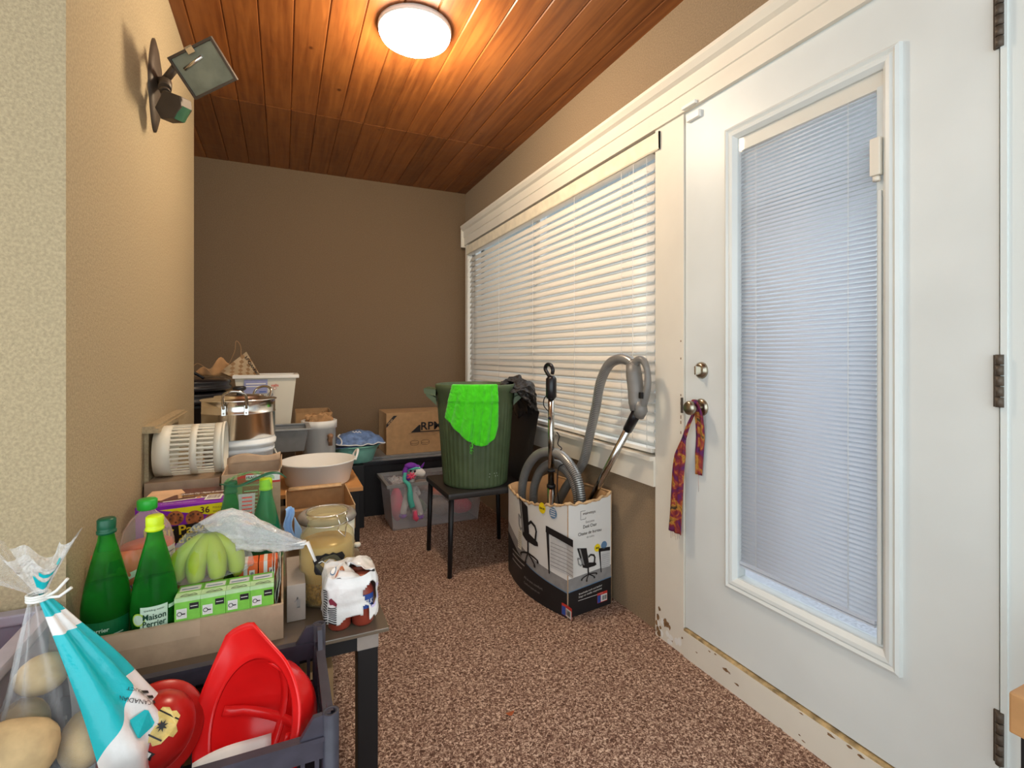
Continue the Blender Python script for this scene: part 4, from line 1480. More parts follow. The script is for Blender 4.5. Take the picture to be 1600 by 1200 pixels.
mb.tube(spline([(-.165, 1.64, B0 + .312), (-.12, 1.625, B0 + .305), (-.085, 1.63, B0 + .315), (-.04, 1.63, B0 + .332), (-.012, 1.63, B0 + .330), (.008, 1.63, B0 + .315)], 6), [.003 + .007 * math.sin(PI * min(1, i / 30)) for i in range(31)], 8, flat=.35)
mb.build('carry_handle', M_['capgreen'], t)
mb = MB()
F = Face(mb, lambda x, y, l: Vector((-.112 + x, 1.628 - l + .0, B0 + .18 + y)))
F.poly([(0, .0), (.034, 0), (.038, .10), (-.006, .10)], 0)
for k in range(8):
    F.rect(.004, .01 + .011 * k, .030, .0135 + .011 * k, 1, k=2)
mb.build('wrap_label', [M_['filmwhite'], M_['redprint']], t)

# bananas in a clear bag
hub = Vector((-.168, 1.468, .722))
for k, (dx, dy) in enumerate(((-.050, -.012), (-.019, -.028), (.014, -.026), (.043, -.010), (-.03, .022), (.02, .024))):
    tip = Vector((hub.x + dx * 1.35, hub.y + dy * 1.2, .636))
    mid = Vector((hub.x + dx * 1.25, hub.y + dy * 1.3, .680))
    pts = spline([hub + Vector((dx * .12, dy * .12, .012)), hub + Vector((dx * .55, dy * .6, -.008)), mid, tip, tip + Vector((-dx * .18, -dy * .1, -.006))], 6)
    n = len(pts)
    rs = [.007 + .0155 * math.sin(PI * min(1, (i / (n - 1)) * 1.05)) ** .7 for i in range(n)]
    mb = MB(); mb.tube(pts, rs, 10)
    tt = thing('banana', 'green yellow banana in the bunch inside the clear produce bag', 'banana', tip, 'bananas in the bunch')
    mb.build('peel', M_['banana'], tt)
    mb = MB(); mb.tube([hub + Vector((dx * .12, dy * .12, .010)), hub + Vector((dx * .05, dy * .05, .028))], [.006, .007], 8)
    mb.build('stem', M_['bananatip'], tt)
t = thing('produce_bag', 'clear plastic produce bag around the bananas with its knotted end trailing right', 'bag', (-.165, 1.47, .628))
def prod(u, v):
    a = 2 * PI * u
    if v < .62:
        k = v / .62
        r = .094 * (1 - .48 * k ** 1.8) if k > .08 else .094 * (k / .08) ** .5
        c = Vector((-.168, 1.462, .628 + .118 * k))
        f_ = 1 + .05 * math.sin(8 * a + 3 * k)
        return c + Vector((r * 1.02 * math.cos(a) * f_, r * .62 * math.sin(a) * f_, .006 * noise.noise(Vector((a, k * 5, 0)))))
    k = (v - .62) / .38
    p0 = Vector((-.160, 1.462, .746)); p1 = Vector((-.105, 1.455, .752)); p2 = Vector((-.03, 1.43, .700)); p3 = Vector((.050, 1.42, .686))
    c = (1 - k) ** 3 * p0 + 3 * k * (1 - k) ** 2 * p1 + 3 * k * k * (1 - k) * p2 + k ** 3 * p3
    r = .040 * (1 - k) ** .8 * (1 + .30 * math.sin(PI * k)) + .006 + .008 * noise.noise(Vector((math.cos(a) * 2, math.sin(a) * 2, k * 9))) + .004 * math.sin(11 * a + 9 * k)
    ax = Vector((1, -.3, -.3 * k)).normalized().lerp(Vector((0, 0, 1)), max(0, 1 - 3 * k)).normalized()
    e1 = ax.cross(Vector((0, 1, .01))).normalized(); e2 = ax.cross(e1)
    f_ = 1 + .12 * math.sin(7 * a + 5 * k)
    return c + (e1 * math.cos(a) + e2 * math.sin(a) * .7) * r * f_
mb = MB(); mb.grid(prod, 40, 40, closeu=True)
mb.build('clear_bag', M_['film'], t)
mb = MB(); mb.grid(lambda u, v: prod(u, .66 + .34 * v) * 1.0 + Vector((0, -.0015, 0)), 40, 16, closeu=True)
mb.build('bunched_neck', M_['filmwhite'], t)
mb = MB(); mb.tube([(.040, 1.42, .688), (.058, 1.418, .691), (.064, 1.41, .676), (.076, 1.40, .646)], [.008, .009, .006, .005], 8, flat=.4); mb.tube([(.0, 1.43, .690), (.052, 1.41, .698)], [.003, .007], 8, flat=.4)
mb.build('knotted_tail', mat('milky_plastic', 'e9e6e2', .3, bump=(40, .5, .005)), t)

# ------------------------------------------------------------ glass jar
jx, jy = .112, 1.50
t = thing('glass_jar', 'large clamp top glass jar of golden grain with a black chalk label', 'jar', (jx, jy, TZ))
mb = MB()
pr = [(0, .004), (.060, .0), (.070, .008), (.073, .02), (.073, .165), (.069, .185), (.056, .200), (.050, .208), (.050, .228), (.054, .230), (.054, .236), (.047, .236)]
mb.lathe(pr, (jx, jy, TZ + .001), 44)
mb.build('jar_body', M_['jarglass'], t)
mb = MB(); mb.lathe([(0, .006), (.062, .006), (.0685, .022), (.0685, .062), (.066, .066), (0, .064)], (jx, jy, TZ + .001), 36)
mb.build('grain', M_['grain'], t)
mb = MB(); mb.lathe([(.0685, .0665), (.0685, .160), (.064, .166), (0, .166)], (jx, jy, TZ + .001), 36)
mb.build('cloudy_liquid', M_['liquid'], t)
mb = MB(); mb.lathe([(.0, .247), (.030, .247), (.044, .244), (.053, .243), (.054, .238), (.046, .237), (.030, .240), (0, .240)], (jx, jy, TZ + .001), 36)
mb.build('glass_lid', M_['jarglass'], t)
mb = MB()
for z, r_ in ((.214, .0515), (.245, .0555)):
    mb.tube([(jx + r_ * math.cos(a), jy + r_ * math.sin(a), TZ + z) for a in [2 * PI * i / 36 for i in range(36)]], .0014, 6, closed=True)
a = R(-55)
ca_, sa_ = math.cos(a), math.sin(a)
for s_ in (-.014, .014):
    mb.tube([(jx + .055 * ca_ - s_ * sa_, jy + .055 * sa_ + s_ * ca_, TZ + .245), (jx + .068 * ca_ - s_ * sa_, jy + .068 * sa_ + s_ * ca_, TZ + .225), (jx + .060 * ca_ - s_ * sa_, jy + .060 * sa_ + s_ * ca_, TZ + .205)], .0014, 6)
mb.tube([(jx + .060 * ca_ + .014 * sa_, jy + .060 * sa_ - .014 * ca_, TZ + .205), (jx + .072 * ca_, jy + .072 * sa_, TZ + .185), (jx + .060 * ca_ - .014 * sa_, jy + .060 * sa_ + .014 * ca_, TZ + .205)], .0014, 6)
mb.build('wire_bail', M_['steel'], t)
mb = MB(); F = Face(mb, cyl_fn((jx, jy, TZ + .001), lambda z: .0735, R(-95)), .0008)
pts = [(-.034, .075), (-.030, .066), (-.018, .064), (-.012, .060), (.0, .064), (.012, .060), (.018, .064), (.032, .066), (.036, .078), (.033, .092), (.038, .104), (.030, .118), (.016, .117), (.008, .122), (0, .118), (-.008, .122), (-.016, .117), (-.030, .116), (-.037, .102), (-.033, .09)]
F.poly([(.006 + p_[0] * 1.15, p_[1] + .030) for p_ in pts], 0)
F.stroke([(-.02, .128), (-.012, .132), (-.004, .126), (.006, .134), (.018, .13)], .0022, 1, 2)
mb.build('chalk_label', [M_['black'], M_['paper']], t)

# ------------------------------------------------------------ shrink wrapped milk bottles
cx0, cy0 = .156, 1.355
def milk_bottle(x, y, label):
    t = thing('milk_bottle', label, 'bottle', (x, y, TZ + .001), 'chocolate milk bottles in the torn pack')
    mb = MB(); mb.lathe([(0, .002), (.022, 0), (.027, .006), (.0275, .03), (.0265, .055), (.0275, .070), (.027, .084), (.020, .098), (.0165, .104), (.0165, .110)], (x, y, TZ + .001), 26)
    mb.build('bottle_body', M_['choc'], t)
    mb = MB(); mb.lathe([(.0165, .104), (.0205, .105), (.0205, .122), (.018, .125), (0, .125)], (x, y, TZ + .001), 24)
    mb.build('cap', mat('brown_cap', 'a4523a', .35), t)
    mb = MB(); F = Face(mb, cyl_fn((x, y, TZ + .001), lambda z: .0278, R(-70)), .0006)
    F.rect(-.018, .045, .018, .080, 0, 10); F.text('MILK', -.014, .056, .016, 1, 3, True, width=.028)
    mb.build('bottle_label', [M_['blue'], M_['paper']], t)
    return t
mbp = milk_bottle(cx0 + .028, cy0 - .029, 'brown milk bottle showing through the torn front of the pack')
for dx, dy, lb in ((-.028, -.029, 'brown milk bottle at the front left under the white wrapper'), (-.028, .029, 'brown milk bottle at the back left of the pack beside the jar'), (.028, .029, 'brown milk bottle at the back right of the torn pack')):
    c = copy_tree(mbp, (dx - .028, dy + .029, 0)); c['label'] = lb
t = thing('torn_wrapper', 'torn white printed plastic wrapper around the brown milk bottles on the table corner', 'wrapper', (cx0, cy0, TZ + .001))
def wr(u, v, off=.0):
    a = 2 * PI * u
    ex = .45
    c_, s_ = math.copysign(abs(math.cos(a)) ** ex, math.cos(a)), math.copysign(abs(math.sin(a)) ** ex, math.sin(a))
    pinch = 1 - .10 * max(0, v - .8) / .2
    nn = 1 + .045 * noise.noise(Vector((math.cos(a) * 3, math.sin(a) * 3, v * 6)))
    return Vector((cx0 + (.066 + off) * c_ * pinch * nn, cy0 + (.066 + off) * s_ * pinch * nn, TZ + .010 + .124 * v + .008 * noise.noise(Vector((a * 2, v * 3, 7)))))
def hole(u, v):
    # torn opening at the front right
    du, dv = (u - .825) / .060, (v - .62) / .24
    h1 = du * du + dv * dv < 1 + .35 * noise.noise(Vector((u * 40, v * 9, 0)))
    h2 = (.765 < u < .80 and v < .34 + .04 * math.sin(u * 90))
    h3 = v < .15 + .12 * noise.noise(Vector((u * 22, 0, 3)))
    return h1 or h2 or h3
mb = MB()
NU, NV = 120, 40
vs = [wr(i / NU, j / NV) for j in range(NV + 1) for i in range(NU)]
fs, ms = [], []
for j in range(NV):
    for i in range(NU):
        u, v = (i + .5) / NU, (j + .5) / NV
        if hole(u, v):
            continue
        fs.append((j * NU + i, j * NU + (i + 1) % NU, (j + 1) * NU + (i + 1) % NU, (j + 1) * NU + i))
        m_i = 0
        if .82 < u < .99 and .35 < v < .75 and noise.noise(Vector((u * 14, v * 7, 1))) > -.1:
            m_i = 1
        ms.append(m_i)
b0 = len(mb.v)
mb.v += vs
mb.f += fs; mb.m += ms; mb.sm += [True] * len(fs)
# puckered top
def topf(u, v):
    a = 2 * PI * u
    p = wr(u, 1.0)
    c = Vector((cx0 - .01, cy0 + .01, p.z + .014))
    q = p.lerp(c, v)
    q.z += .007 * math.sin(6 * a) * v * (1 - v) * 3 + .010 * noise.noise(Vector((q.x * 50, q.y * 50, 2)))
    return q
def tph(u, v):
    return not (.76 < u < .85 and v < .8)
vs = [topf(i / 60, j / 10) for j in range(11) for i in range(60)]
fs = [(j * 60 + i, j * 60 + (i + 1) % 60, (j + 1) * 60 + (i + 1) % 60, (j + 1) * 60 + i) for j in range(10) for i in range(60) if tph(i / 60, j / 10)]
mb.add(vs, fs, 0, True)
mb.build('wrapper_film', [M_['bagwhite'], M_['lilac']], t, solid=.0008)
mb = MB()
F = Face(mb, lambda x, y, l: wr(.655 + x / .40, y / .142, .0022 + l))
for k in range(14):
    F.rect(-.040, .022 + .0066 * k, -.014, .0254 + .0066 * k, 0, 6)
    F.rect(-.008, .022 + .0058 * k, .020, .0250 + .0058 * k, 0, 6) if k < 9 else None
F.poly([(-.006, .088), (.004, .096), (.012, .090), (.022, .080), (.020, .072), (.010, .080), (.0, .078)], 1, 2)
mb.build('wrapper_print', [M_['ink'], mat('maroon_print', '7a2a3a', .4)], t)
mb = MB()
F = Face(mb, lambda x, y, l: topf(.62 + x / .3, .25 + y / .05) + Vector((0, 0, .002 + l)))
F.disc(-.012, .002, .012, 0, 1, sy=.7); F.disc(-.012, .002, .009, 1, 2, sy=.7); F.disc(.014, .0, .006, 2, 1); F.disc(.028, .006, .007, 2, 1)
mb.build('round_seals', [M_['bluegrey'], M_['paper'], M_['cookie']], t)

# ------------------------------------------------------------ second row on the table
# gray plain carton supporting the strainer
mb = MB(); mb.box(-.415, -.20, 1.99, 2.16, TZ + .001, .762, bev=.002)
tag(mb.build('cardboard_box', M_['card2']), 'plain carton under the white slotted basket behind the cookies', 'box')
# slotted basket lying on its side
t = thing('slotted_basket', 'white slotted plastic cylinder basket lying on its side above the cookie box', 'basket', (-.29, 2.07, .7635))
r0 = .089
cxb, cyb, czb = -.395, 2.075, .7635 + r0
L_ = .205
def rowband(mb, x0, x1, ra, rb=None, n=64):
    rb = ra if rb is None else rb
    vs = []
    for (x, r_) in ((x0, ra), (x1, rb), (x1, rb - .004), (x0, ra - .004)):
        vs += [(x, cyb + r_ * math.cos(2 * PI * i / n), czb + r_ * math.sin(2 * PI * i / n)) for i in range(n)]
    fs = [(q * n + i, q * n + (i + 1) % n, ((q + 1) % 4) * n + (i + 1) % n, ((q + 1) % 4) * n + i) for q in range(4) for i in range(n)]
    mb.add(vs, fs, 0, True)
mb = MB()
rowband(mb, cxb, cxb + .050, r0 - .004, r0 - .002)
rowband(mb, cxb + .104, cxb + .126, r0 - .002)
rowband(mb, cxb + .176, cxb + L_, r0 - .001, r0)
rowband(mb, cxb + L_ - .006, cxb + L_ + .002, r0 + .003)
nb = 34
for i in range(nb):
    a = 2 * PI * i / nb
    c_, s_ = math.cos(a), math.sin(a)
    for x0, x1 in ((cxb + .048, cxb + .106), (cxb + .124, cxb + .178)):
        w_ = .0032
        vs = []
        for x in (x0, x1):
            for rr, tt in ((r0 - .002, -w_), (r0 - .002, w_), (r0 - .006, w_), (r0 - .006, -w_)):
                vs.append((x, cyb + rr * c_ - tt * s_, czb + rr * s_ + tt * c_))
        mb.add(vs, [(0, 1, 5, 4), (1, 2, 6, 5), (2, 3, 7, 6), (3, 0, 4, 7)])
mb.build('slotted_wall', M_['cream'], t)
mb = MB()
mb.add([(cxb + .002, cyb + (r0 - .004) * math.cos(2 * PI * i / 48), czb + (r0 - .004) * math.sin(2 * PI * i / 48)) for i in range(48)], [list(range(48))])
mb.build('basket_end', M_['cream'], t)

# open carton with red label
t = thing('open_carton', 'open cardboard carton with a red printed strip behind the wrapped bottles', 'box', (-.10, 1.95, TZ + .001))
rough_open_box(None, -.183, -.010, 1.87, 2.05, TZ + .001, .792).build('carton_walls', M_['card2'], t)
mb = MB()
F = Face(mb, plane_fn((-.183, 1.87, TZ), (1, 0, 0), (0, 0, 1)))
F.rect(.045, .255, .173, .290, 0); F.rect(.125, .262, .172, .290, 1, k=2); F.rect(.07, .27, .115, .286, 1, k=2)
F.rect(.06, .15, .11, .25, 0)
for k in range(7):
    F.rect(.065, .16 + .012 * k, .105, .163 + .012 * k, 1, k=2)
F.text('FRAGILE', .072, .274, .012, 2, 3, True, width=.04)
mb.build('red_label', [M_['redprint'], M_['paper'], M_['ink']], t)
mb = MB()
mb.grid(lambda u, v: Vector((-.183 + .173 * u, 2.048 + .012 * v, .792 + .020 * v * (1 + .5 * math.sin(6 * u)) + .015 * u * v)), 12, 4)
mb.grid(lambda u, v: Vector((-.012 + .006 * v, 1.88 + .165 * u, .79 + .014 * v + .012 * u * v)), 12, 4)
mb.build('torn_flap', M_['card2'], t, solid=.003)

# white pails with the stock pot
px_, py_ = -.160, 2.30
for k, (zb, lb) in enumerate(((TZ + .001, 'lower white pail under the steel stock pot'),)):
    t = thing('plastic_pail', 'white square-shouldered plastic pail under the steel stock pot', 'bucket', (px_, py_, zb), 'nested white pails')
def sq(r_, z_, a, e=.72):
    c_, s_ = abs(math.cos(a)), abs(math.sin(a))
    return r_ / (c_ ** (2 / e) + s_ ** (2 / e)) ** (e / 2) * 1.0
mb = MB(); mb.lathe([(0, 0), (.108, 0), (.112, .006), (.121, .30), (.127, .302), (.127, .312), (.122, .314), (.122, .318)], (px_, py_, TZ + .001), 48, fn=lambda r_, z_, a: sq(r_, z_, a))
mb.build('pail_body', mat('cool_white_plastic', 'e9ecee', .35), t)
mb = MB()
mb.tube(spline([(px_ + .126, py_ - .02, .80), (px_ + .138, py_ - .03, .77), (px_ + .146, py_ - .03, .72), (px_ + .14, py_ - .02, .66)], 5), .003, 6)
mb.build('bail_handle', M_['cream'], t)
t = thing('plastic_pail', 'second white pail nested in the one under the steel stock pot', 'bucket', (px_, py_, .8195), 'nested white pails')
mb = MB(); mb.lathe([(0, .0), (.122, .0), (.125, .010), (.132, .012), (.133, .022), (.127, .024), (.128, .034), (.0, .034)], (px_, py_, .8195), 48, fn=lambda r_, z_, a: sq(r_, z_, a))
mb.build('pail_rim', mat('cool_white_plastic_lid', 'eff0ee', .35), t)
# pot
pz = .8545
t = thing('stock_pot', 'stainless steel stock pot with lid and loop handles on the white pails', 'pot', (px_, py_, pz))
mb = MB(); mb.lathe([(0, 0), (.126, .0), (.131, .004), (.131, .100), (.1325, .101), (.1325, .103), (.131, .104), (.131, .148), (.134, .150), (.134, .152)], (px_ - .002, py_, pz), 64)
mb.build('pot_body', M_['steel'], t)
mb = MB(); mb.lathe([(.136, .150), (.137, .153), (.130, .156), (.090, .160), (.088, .166), (.040, .170), (0, .171)], (px_ - .002, py_, pz), 64)
lid = mb.build('pot_lid', M_['steel'], t)
mb = MB(); mb.lathe([(.010, .169), (.011, .182), (.024, .190), (.025, .198), (.018, .203), (0, .204)], (px_ - .002, py_, pz), 24)
mb.build('lid_knob', M_['black'], lid)
mb = MB(); mb.lathe([(.012, 0), (.012, .004), (0, .005)], (px_ + .07, py_ - .02, pz + .163), 14)
mb.build('steam_vent', M_['steel'], lid)
for ang in (R(-92), R(58)):
    c_, s_ = math.cos(ang), math.sin(ang)
    tx_, ty_ = -s_, c_
    rr = .133
    def Q(o_, tt, z):
        return (px_ - .002 + (rr + o_) * c_ + tx_ * tt, py_ + (rr + o_) * s_ + ty_ * tt, pz + z)
    mb = MB()
    mb.tube(spline([Q(.003, -.038, .125), Q(.008, -.040, .15), Q(.024, -.036, .178), Q(.030, -.018, .190), Q(.031, 0, .193), Q(.030, .018, .190), Q(.024, .036, .178), Q(.008, .040, .15), Q(.003, .038, .125)], 5), .0050, 10)
    for s2 in (-.038, .038):
        mb.box(-.007, .007, -.002, .003, -.018, .018, 0, Matrix.Translation(Q(.001, s2, .118)) @ Matrix.Rotation(ang - PI / 2, 4, 'Z'))
        for dz in (-.010, .008):
            mb.ball(Q(.004, s2, .118 + dz), .003, 8)
    mb.build('loop_handle', M_['chrome'], t)

# board box open, tub, board
t = thing('open_carton', 'low open cardboard carton in front of the white oval tub', 'box', (.13, 2.24, TZ + .001))
rough_open_box(None, .008, .258, 2.06, 2.42, TZ + .001, .592).build('carton_walls', M_['card'], t)
mb = MB()
mb.grid(lambda u, v: Vector((.258 - .003 * v, 2.06 + .36 * u, .5915 + .004 * v)), 6, 1)
mb.grid(lambda u, v: Vector((.02 + .22 * u, 2.414 - .02 * v, .60 - .01 * v + .0)), 6, 2)
mb.build('flap', M_['cardin'], t, solid=.004)
t = thing('food_canister', 'white plastic canister with a thick grey ring rim behind the glass jar', 'canister', (.142, 1.905, TZ + .001))
mb = MB(); mb.lathe([(0, 0), (.085, 0), (.092, .01), (.094, .10), (.0, .10)], (.142, 1.905, TZ + .001), 40)
mb.build('canister_body', M_['cream'], t)
mb = MB(); mb.lathe([(.062, .100), (.064, .116), (.072, .124), (.086, .126), (.096, .118), (.100, .106), (.096, .098), (.062, .100)], (.142, 1.905, TZ + .001), 48)
mb.build('ring_rim', mat('smoky_ring_plastic', '9b948c', .25, var=(14, .2)), t)
mb = MB(); mb.lathe([(0, .0), (.010, .0), (.012, .006), (.010, .012), (0, .012)], (.240, 1.86, TZ + .001), 12)
mb.box(.222, .238, 1.855, 1.867, TZ + .002, TZ + .01)
mb.build('foot', M_['cream'], t)
# support crate + board + tub
mb = MB(); open_bin(mb, .0, .315, 2.60, 3.00, 0.0, .510, .01)
tag(mb.build('storage_crate', M_['blackgloss']), 'black storage crate under the orange wood board', 'crate')
mb = MB(); mb.box(-.03, .360, 2.575, 3.01, .511, .531, bev=.002)
tag(mb.build('wood_board', M_['board']), 'orange brown wood board sticking out under the white oval tub', 'board')
t = thing('oval_tub', 'white oval plastic tub with raised ear handles on the wood board', 'tub', (.163, 2.76, .532))
tc_ = Vector((.163, 2.765, 0))
def tubp(r_, z_, a):
    return r_
mb = MB()
pr = [(0, .532), (.148, .532), (.153, .537), (.178, .640), (.184, .642), (.184, .648), (.177, .648), (.150, .540), (0, .537)]
mb.lathe(pr, tc_, 56, sy=.98)
mb.build('tub_body', M_['white'], t)
for s_ in (-1, 1):
    mb = MB()
    mb.tube(spline([(tc_.x + s_ * .176, tc_.y - .055, .640), (tc_.x + s_ * .188, tc_.y - .04, .668), (tc_.x + s_ * .196, tc_.y, .683), (tc_.x + s_ * .188, tc_.y + .04, .668), (tc_.x + s_ * .176, tc_.y + .055, .640)], 6), .006, 8)
    mb.build('ear_handle', M_['white'], t)

# ------------------------------------------------------------ back left heap
mb = MB(); mb.box(-.62, -.05, 3.06, 3.75, 0, .64, bev=.003)
tag(mb.build('cardboard_box', M_['card']), 'large cardboard box at the back left under the white bin', 'box')
# gray wash tub
t = thing('wash_tub', 'small rectangular grey plastic wash tub between the stock pot and the white bin', 'tub', (-.05, 3.20, .641))
mb = MB(); open_bin(mb, -.22, .128, 3.06, 3.30, .641, .765, .022)
mb.build('tub_body', M_['grey'], t, bevel=.006)
mb = MB()
for a in ((-.235, .143, 3.045, 3.07), (-.235, .143, 3.29, 3.315), (-.235, -.21, 3.07, 3.29), (.118, .143, 3.07, 3.29)):
    mb.box(*a, .764, .772, bev=.002)
mb.build('rim', mat('light_grey_rim', '94989a', .4), t)
# tall white bin
t = thing('waste_bin', 'tall white rectangular plastic bin with a blue label at the back left', 'bin', (-.10, 3.5, .641))
mb = MB(); open_bin(mb, -.262, .072, 3.36, 3.66, .641, 1.055, .045)
mb.build('bin_body', M_['cream'], t, bevel=.006)
mb = MB()
for a in ((-.272, .087, 3.345, 3.37), (-.272, .087, 3.65, 3.675), (-.272, -.252, 3.37, 3.65), (.062, .087, 3.37, 3.65)):
    mb.box(*a, 1.045, 1.066, bev=.003)
mb.build('rim', M_['white'], t)
mb = MB()
slope = math.atan(.045 / .41)
F = Face(mb, plane_fn((-.272, 3.3595, 1.05), (1, 0, 0), (0, .109, 1)), .001)
F.rect(.06, -.095, .185, -.012, 0); F.rect(.07, -.04, .175, -.034, 1, k=2); F.rect(.07, -.055, .17, -.05, 1, k=2); F.rect(.14, -.088, .178, -.082, 2, k=2)
F.text('sterilite', .205, -.055, .022, 3, 2, True, width=.04)
F.disc(.224, -.066, .008, 3, 1); F.disc(.224, -.066, .006, 4, 2)
F.disc(.200, -.105, .016, 5, 1)
mb.build('bin_label', [mat('lavender_label', '8f93bb', .5), M_['paper'], M_['blue'], M_['redprint'], M_['cream'], M_['greyprint']], t)
# gift paper bag in the white bin
t = thing('paper_bag', 'checked brown paper bag tilted on top of the white bin', 'bag', (-.2, 3.45, 1.04))
mb = MB()
P4 = [Vector((-.345, 3.46, 1.085)), Vector((-.205, 3.44, 1.205)), Vector((-.125, 3.44, 1.052)), Vector((-.22, 3.46, 1.02))]
def bq(u, v):
    a_ = P4[0].lerp(P4[3], v); b_ = P4[1].lerp(P4[2], v)
    p = a_.lerp(b_, u)
    p.y += .012 * math.sin(PI * u) * math.sin(PI * v)
    return p
NS = 8
vs = [bq(i / NS, j / NS) for j in range(NS + 1) for i in range(NS + 1)]
for j in range(NS):
    for i in range(NS):
        b_ = j * (NS + 1) + i
        mb.add([vs[b_], vs[b_ + 1], vs[b_ + NS + 2], vs[b_ + NS + 1]], [(0, 1, 2, 3)], (1 if (i + j) % 3 == 0 else 0))
mb.grid(lambda u, v: bq(u, v) + Vector((0, .05, -.01)), 6, 6, 2)
mb.build('checked_front', [M_['plaid'], M_['plaid2'], M_['kraft']], t, solid=.0015)
mb = MB()
F = Face(mb, lambda x, y, l: bq(1 - y / .17, x / .155) + Vector((0, -.002 - l, 0)))
F.text('FLOWERS', .02, .008, .026, 0, 1, True, width=.125)
mb.build('bag_lettering', M_['ink'], t)
mb = MB()
mb.tube(spline([(-.235, 3.47, 1.17), (-.238, 3.47, 1.24), (-.262, 3.47, 1.27), (-.27, 3.48, 1.21), (-.30, 3.48, 1.13)], 6), .0016, 5)
mb.tube(spline([(-.49, 3.46, 1.11), (-.46, 3.45, 1.135), (-.42, 3.45, 1.11), (-.39, 3.45, 1.075)], 6), .0016, 5)
mb.build('twine_handle', M_['kraft'], t)
mb = MB()
mb.grid(lambda u, v: Vector((-.47 + .17 * u, 3.47 + .02 * math.sin(9 * u), 1.06 + (.035 + .10 * u) * v * (.8 + .25 * math.sin(11 * u)))), 16, 5)
mb.build('crumpled_side', M_['kraft'], t, solid=.001)
# black lids / planter stack
bs = Vector((-.550, 3.33, 0))
t = thing('black_bin', 'black round lidded bin behind the end of the left wall', 'bin', (bs.x, bs.y, .641))
mb = MB(); mb.lathe([(0, .641), (.19, .641), (.205, .66), (.225, .89), (.235, .895), (.235, .915), (.0, .915)], bs, 48)
mb.build('bin_body', M_['black'], t)
for zb, rr, lb in ((.916, .262, 'lower round black plastic lid on the black bin at the left'), (.985, .272, 'top round black plastic lid on the black bin at the left')):
    tt = thing('round_lid', lb, 'lid', (bs.x, bs.y, zb), 'black lids on the bin')
    mb = MB(); mb.lathe([(0, zb + .002), (rr * .9, zb), (rr, zb + .006), (rr + .006, zb + .016), (rr, zb + .026), (rr - .006, zb + .034), (rr, zb + .046), (rr - .004, zb + .058), (rr * .9, zb + .066), (0, zb + .0675)], bs, 56)
    mb.build('lid_rim', M_['blackgloss'], tt)
mb = MB()
mb.tube(spline([(bs.x - .02, bs.y - .12, 1.054), (bs.x + .03, bs.y - .13, 1.085), (bs.x + .10, bs.y - .12, 1.088), (bs.x + .15, bs.y - .10, 1.056)], 6), .008, 8)
mb.build('lid_handle', M_['blackgloss'], tt)
# cardboard box behind the paper-filled bin
mb = rough_open_box(None, .075, .30, 3.60, 3.92, 0, .80)
tag(mb.build('cardboard_box', M_['card']), 'brown cardboard box behind the white dispenser stuffed with paper', 'box')
mb = MB(); mb.box(.07, .44, 3.30, 3.55, 0, .40, bev=.003)
tag(mb.build('storage_box', M_['black']), 'black storage box under the white dispenser with the wooden tap', 'box')
# cylinder bin
cb = Vector((.207, 3.43, 0))
t = thing('drink_dispenser', 'white cylindrical dispenser with a wooden tap, stuffed with brown paper', 'dispenser', (cb.x, cb.y, .401))
mb = MB(); mb.lathe([(0, .401), (.094, .401), (.098, .41), (.100, .72), (.106, .722), (.107, .77), (.103, .772), (.096, .72), (.092, .42), (0, .42)], cb, 56, fn=lambda r_, z_, a: r_ * (1 + (.010 * math.sin(44 * a) if z_ > .721 else 0)))
mb.build('dispenser_body', M_['white'], t)
mb = MB()
mb.tube([(cb.x + .052, cb.y - .085, .655), (cb.x + .058, cb.y - .14, .655)], .011, 12)
mb.tube([(cb.x + .058, cb.y - .13, .625), (cb.x + .058, cb.y - .13, .66), (cb.x + .058, cb.y - .13, .678), (cb.x + .058, cb.y - .13, .69), (cb.x + .058, cb.y - .13, .698)], [.013, .012, .017, .018, .008], 14)
mb.build('wooden_tap', mat('turned_wood', '9a7456', .5), t)
for q in range(5):
    mb = MB()
    a0 = q * 1.3
    mb.grid(lambda u, v: Vector((cb.x - .075 + .15 * u + .01 * math.sin(q * 3 + 5 * v), cb.y - .05 + .025 * q + .012 * noise.noise(Vector((u * 5, v * 5, q))), .73 + (.06 + .025 * math.sin(q * 2.2 + 1)) * v + .028 * noise.noise(Vector((u * 6, v * 3, q * 5.3))) * (1 if v > .1 else 0))), 12, 8)
    tag(mb.build('kraft_paper', M_['kraft'], solid=.001), 'crumpled brown kraft paper stuffed in the white cylindrical dispenser', 'paper', 'kraft paper in the dispenser')

# ------------------------------------------------------------ black tote, lid, box RP
t = thing('storage_tote', 'large black storage tote against the back wall', 'tote', (.86, 3.96, 0))
mb = MB(); open_bin(mb, .525, 1.20, 3.78, 4.185, 0, .395, .015)
mb.build('tote_body', M_['black'], t, bevel=.01)
mb = MB()
for a in ((.515, 1.21, 3.77, 3.80), (.515, 1.21, 4.165, 4.19), (.515, .545, 3.80, 4.165), (1.18, 1.21, 3.80, 4.165)):
    mb.box(*a, .375, .402, bev=.004)
mb.build('rim', M_['blackgloss'], t)
mb = MB()
mb.box(.535, 1.19, 3.775, 4.185, .403, .412, bev=.004); mb.box(.58, 1.15, 3.81, 4.16, .412, .4295, bev=.004)
tag(mb.build('tote_lid', M_['frostlid'], bevel=0), 'smoky translucent plastic lid on the black storage tote', 'lid')
t = thing('shipping_box', 'brown cardboard box printed with black letters on the storage tote', 'box', (.96, 4.0, .430))
mb = MB(); mb.box(.705, 1.18, 3.84, 4.165, .430, .745, 0, bev=.003)
mb.build('carton', M_['card'], t)
mb = MB()
F = Face(mb, plane_fn((.705, 3.8398, .430), (1, 0, 0), (0, 0, 1)), .0006)
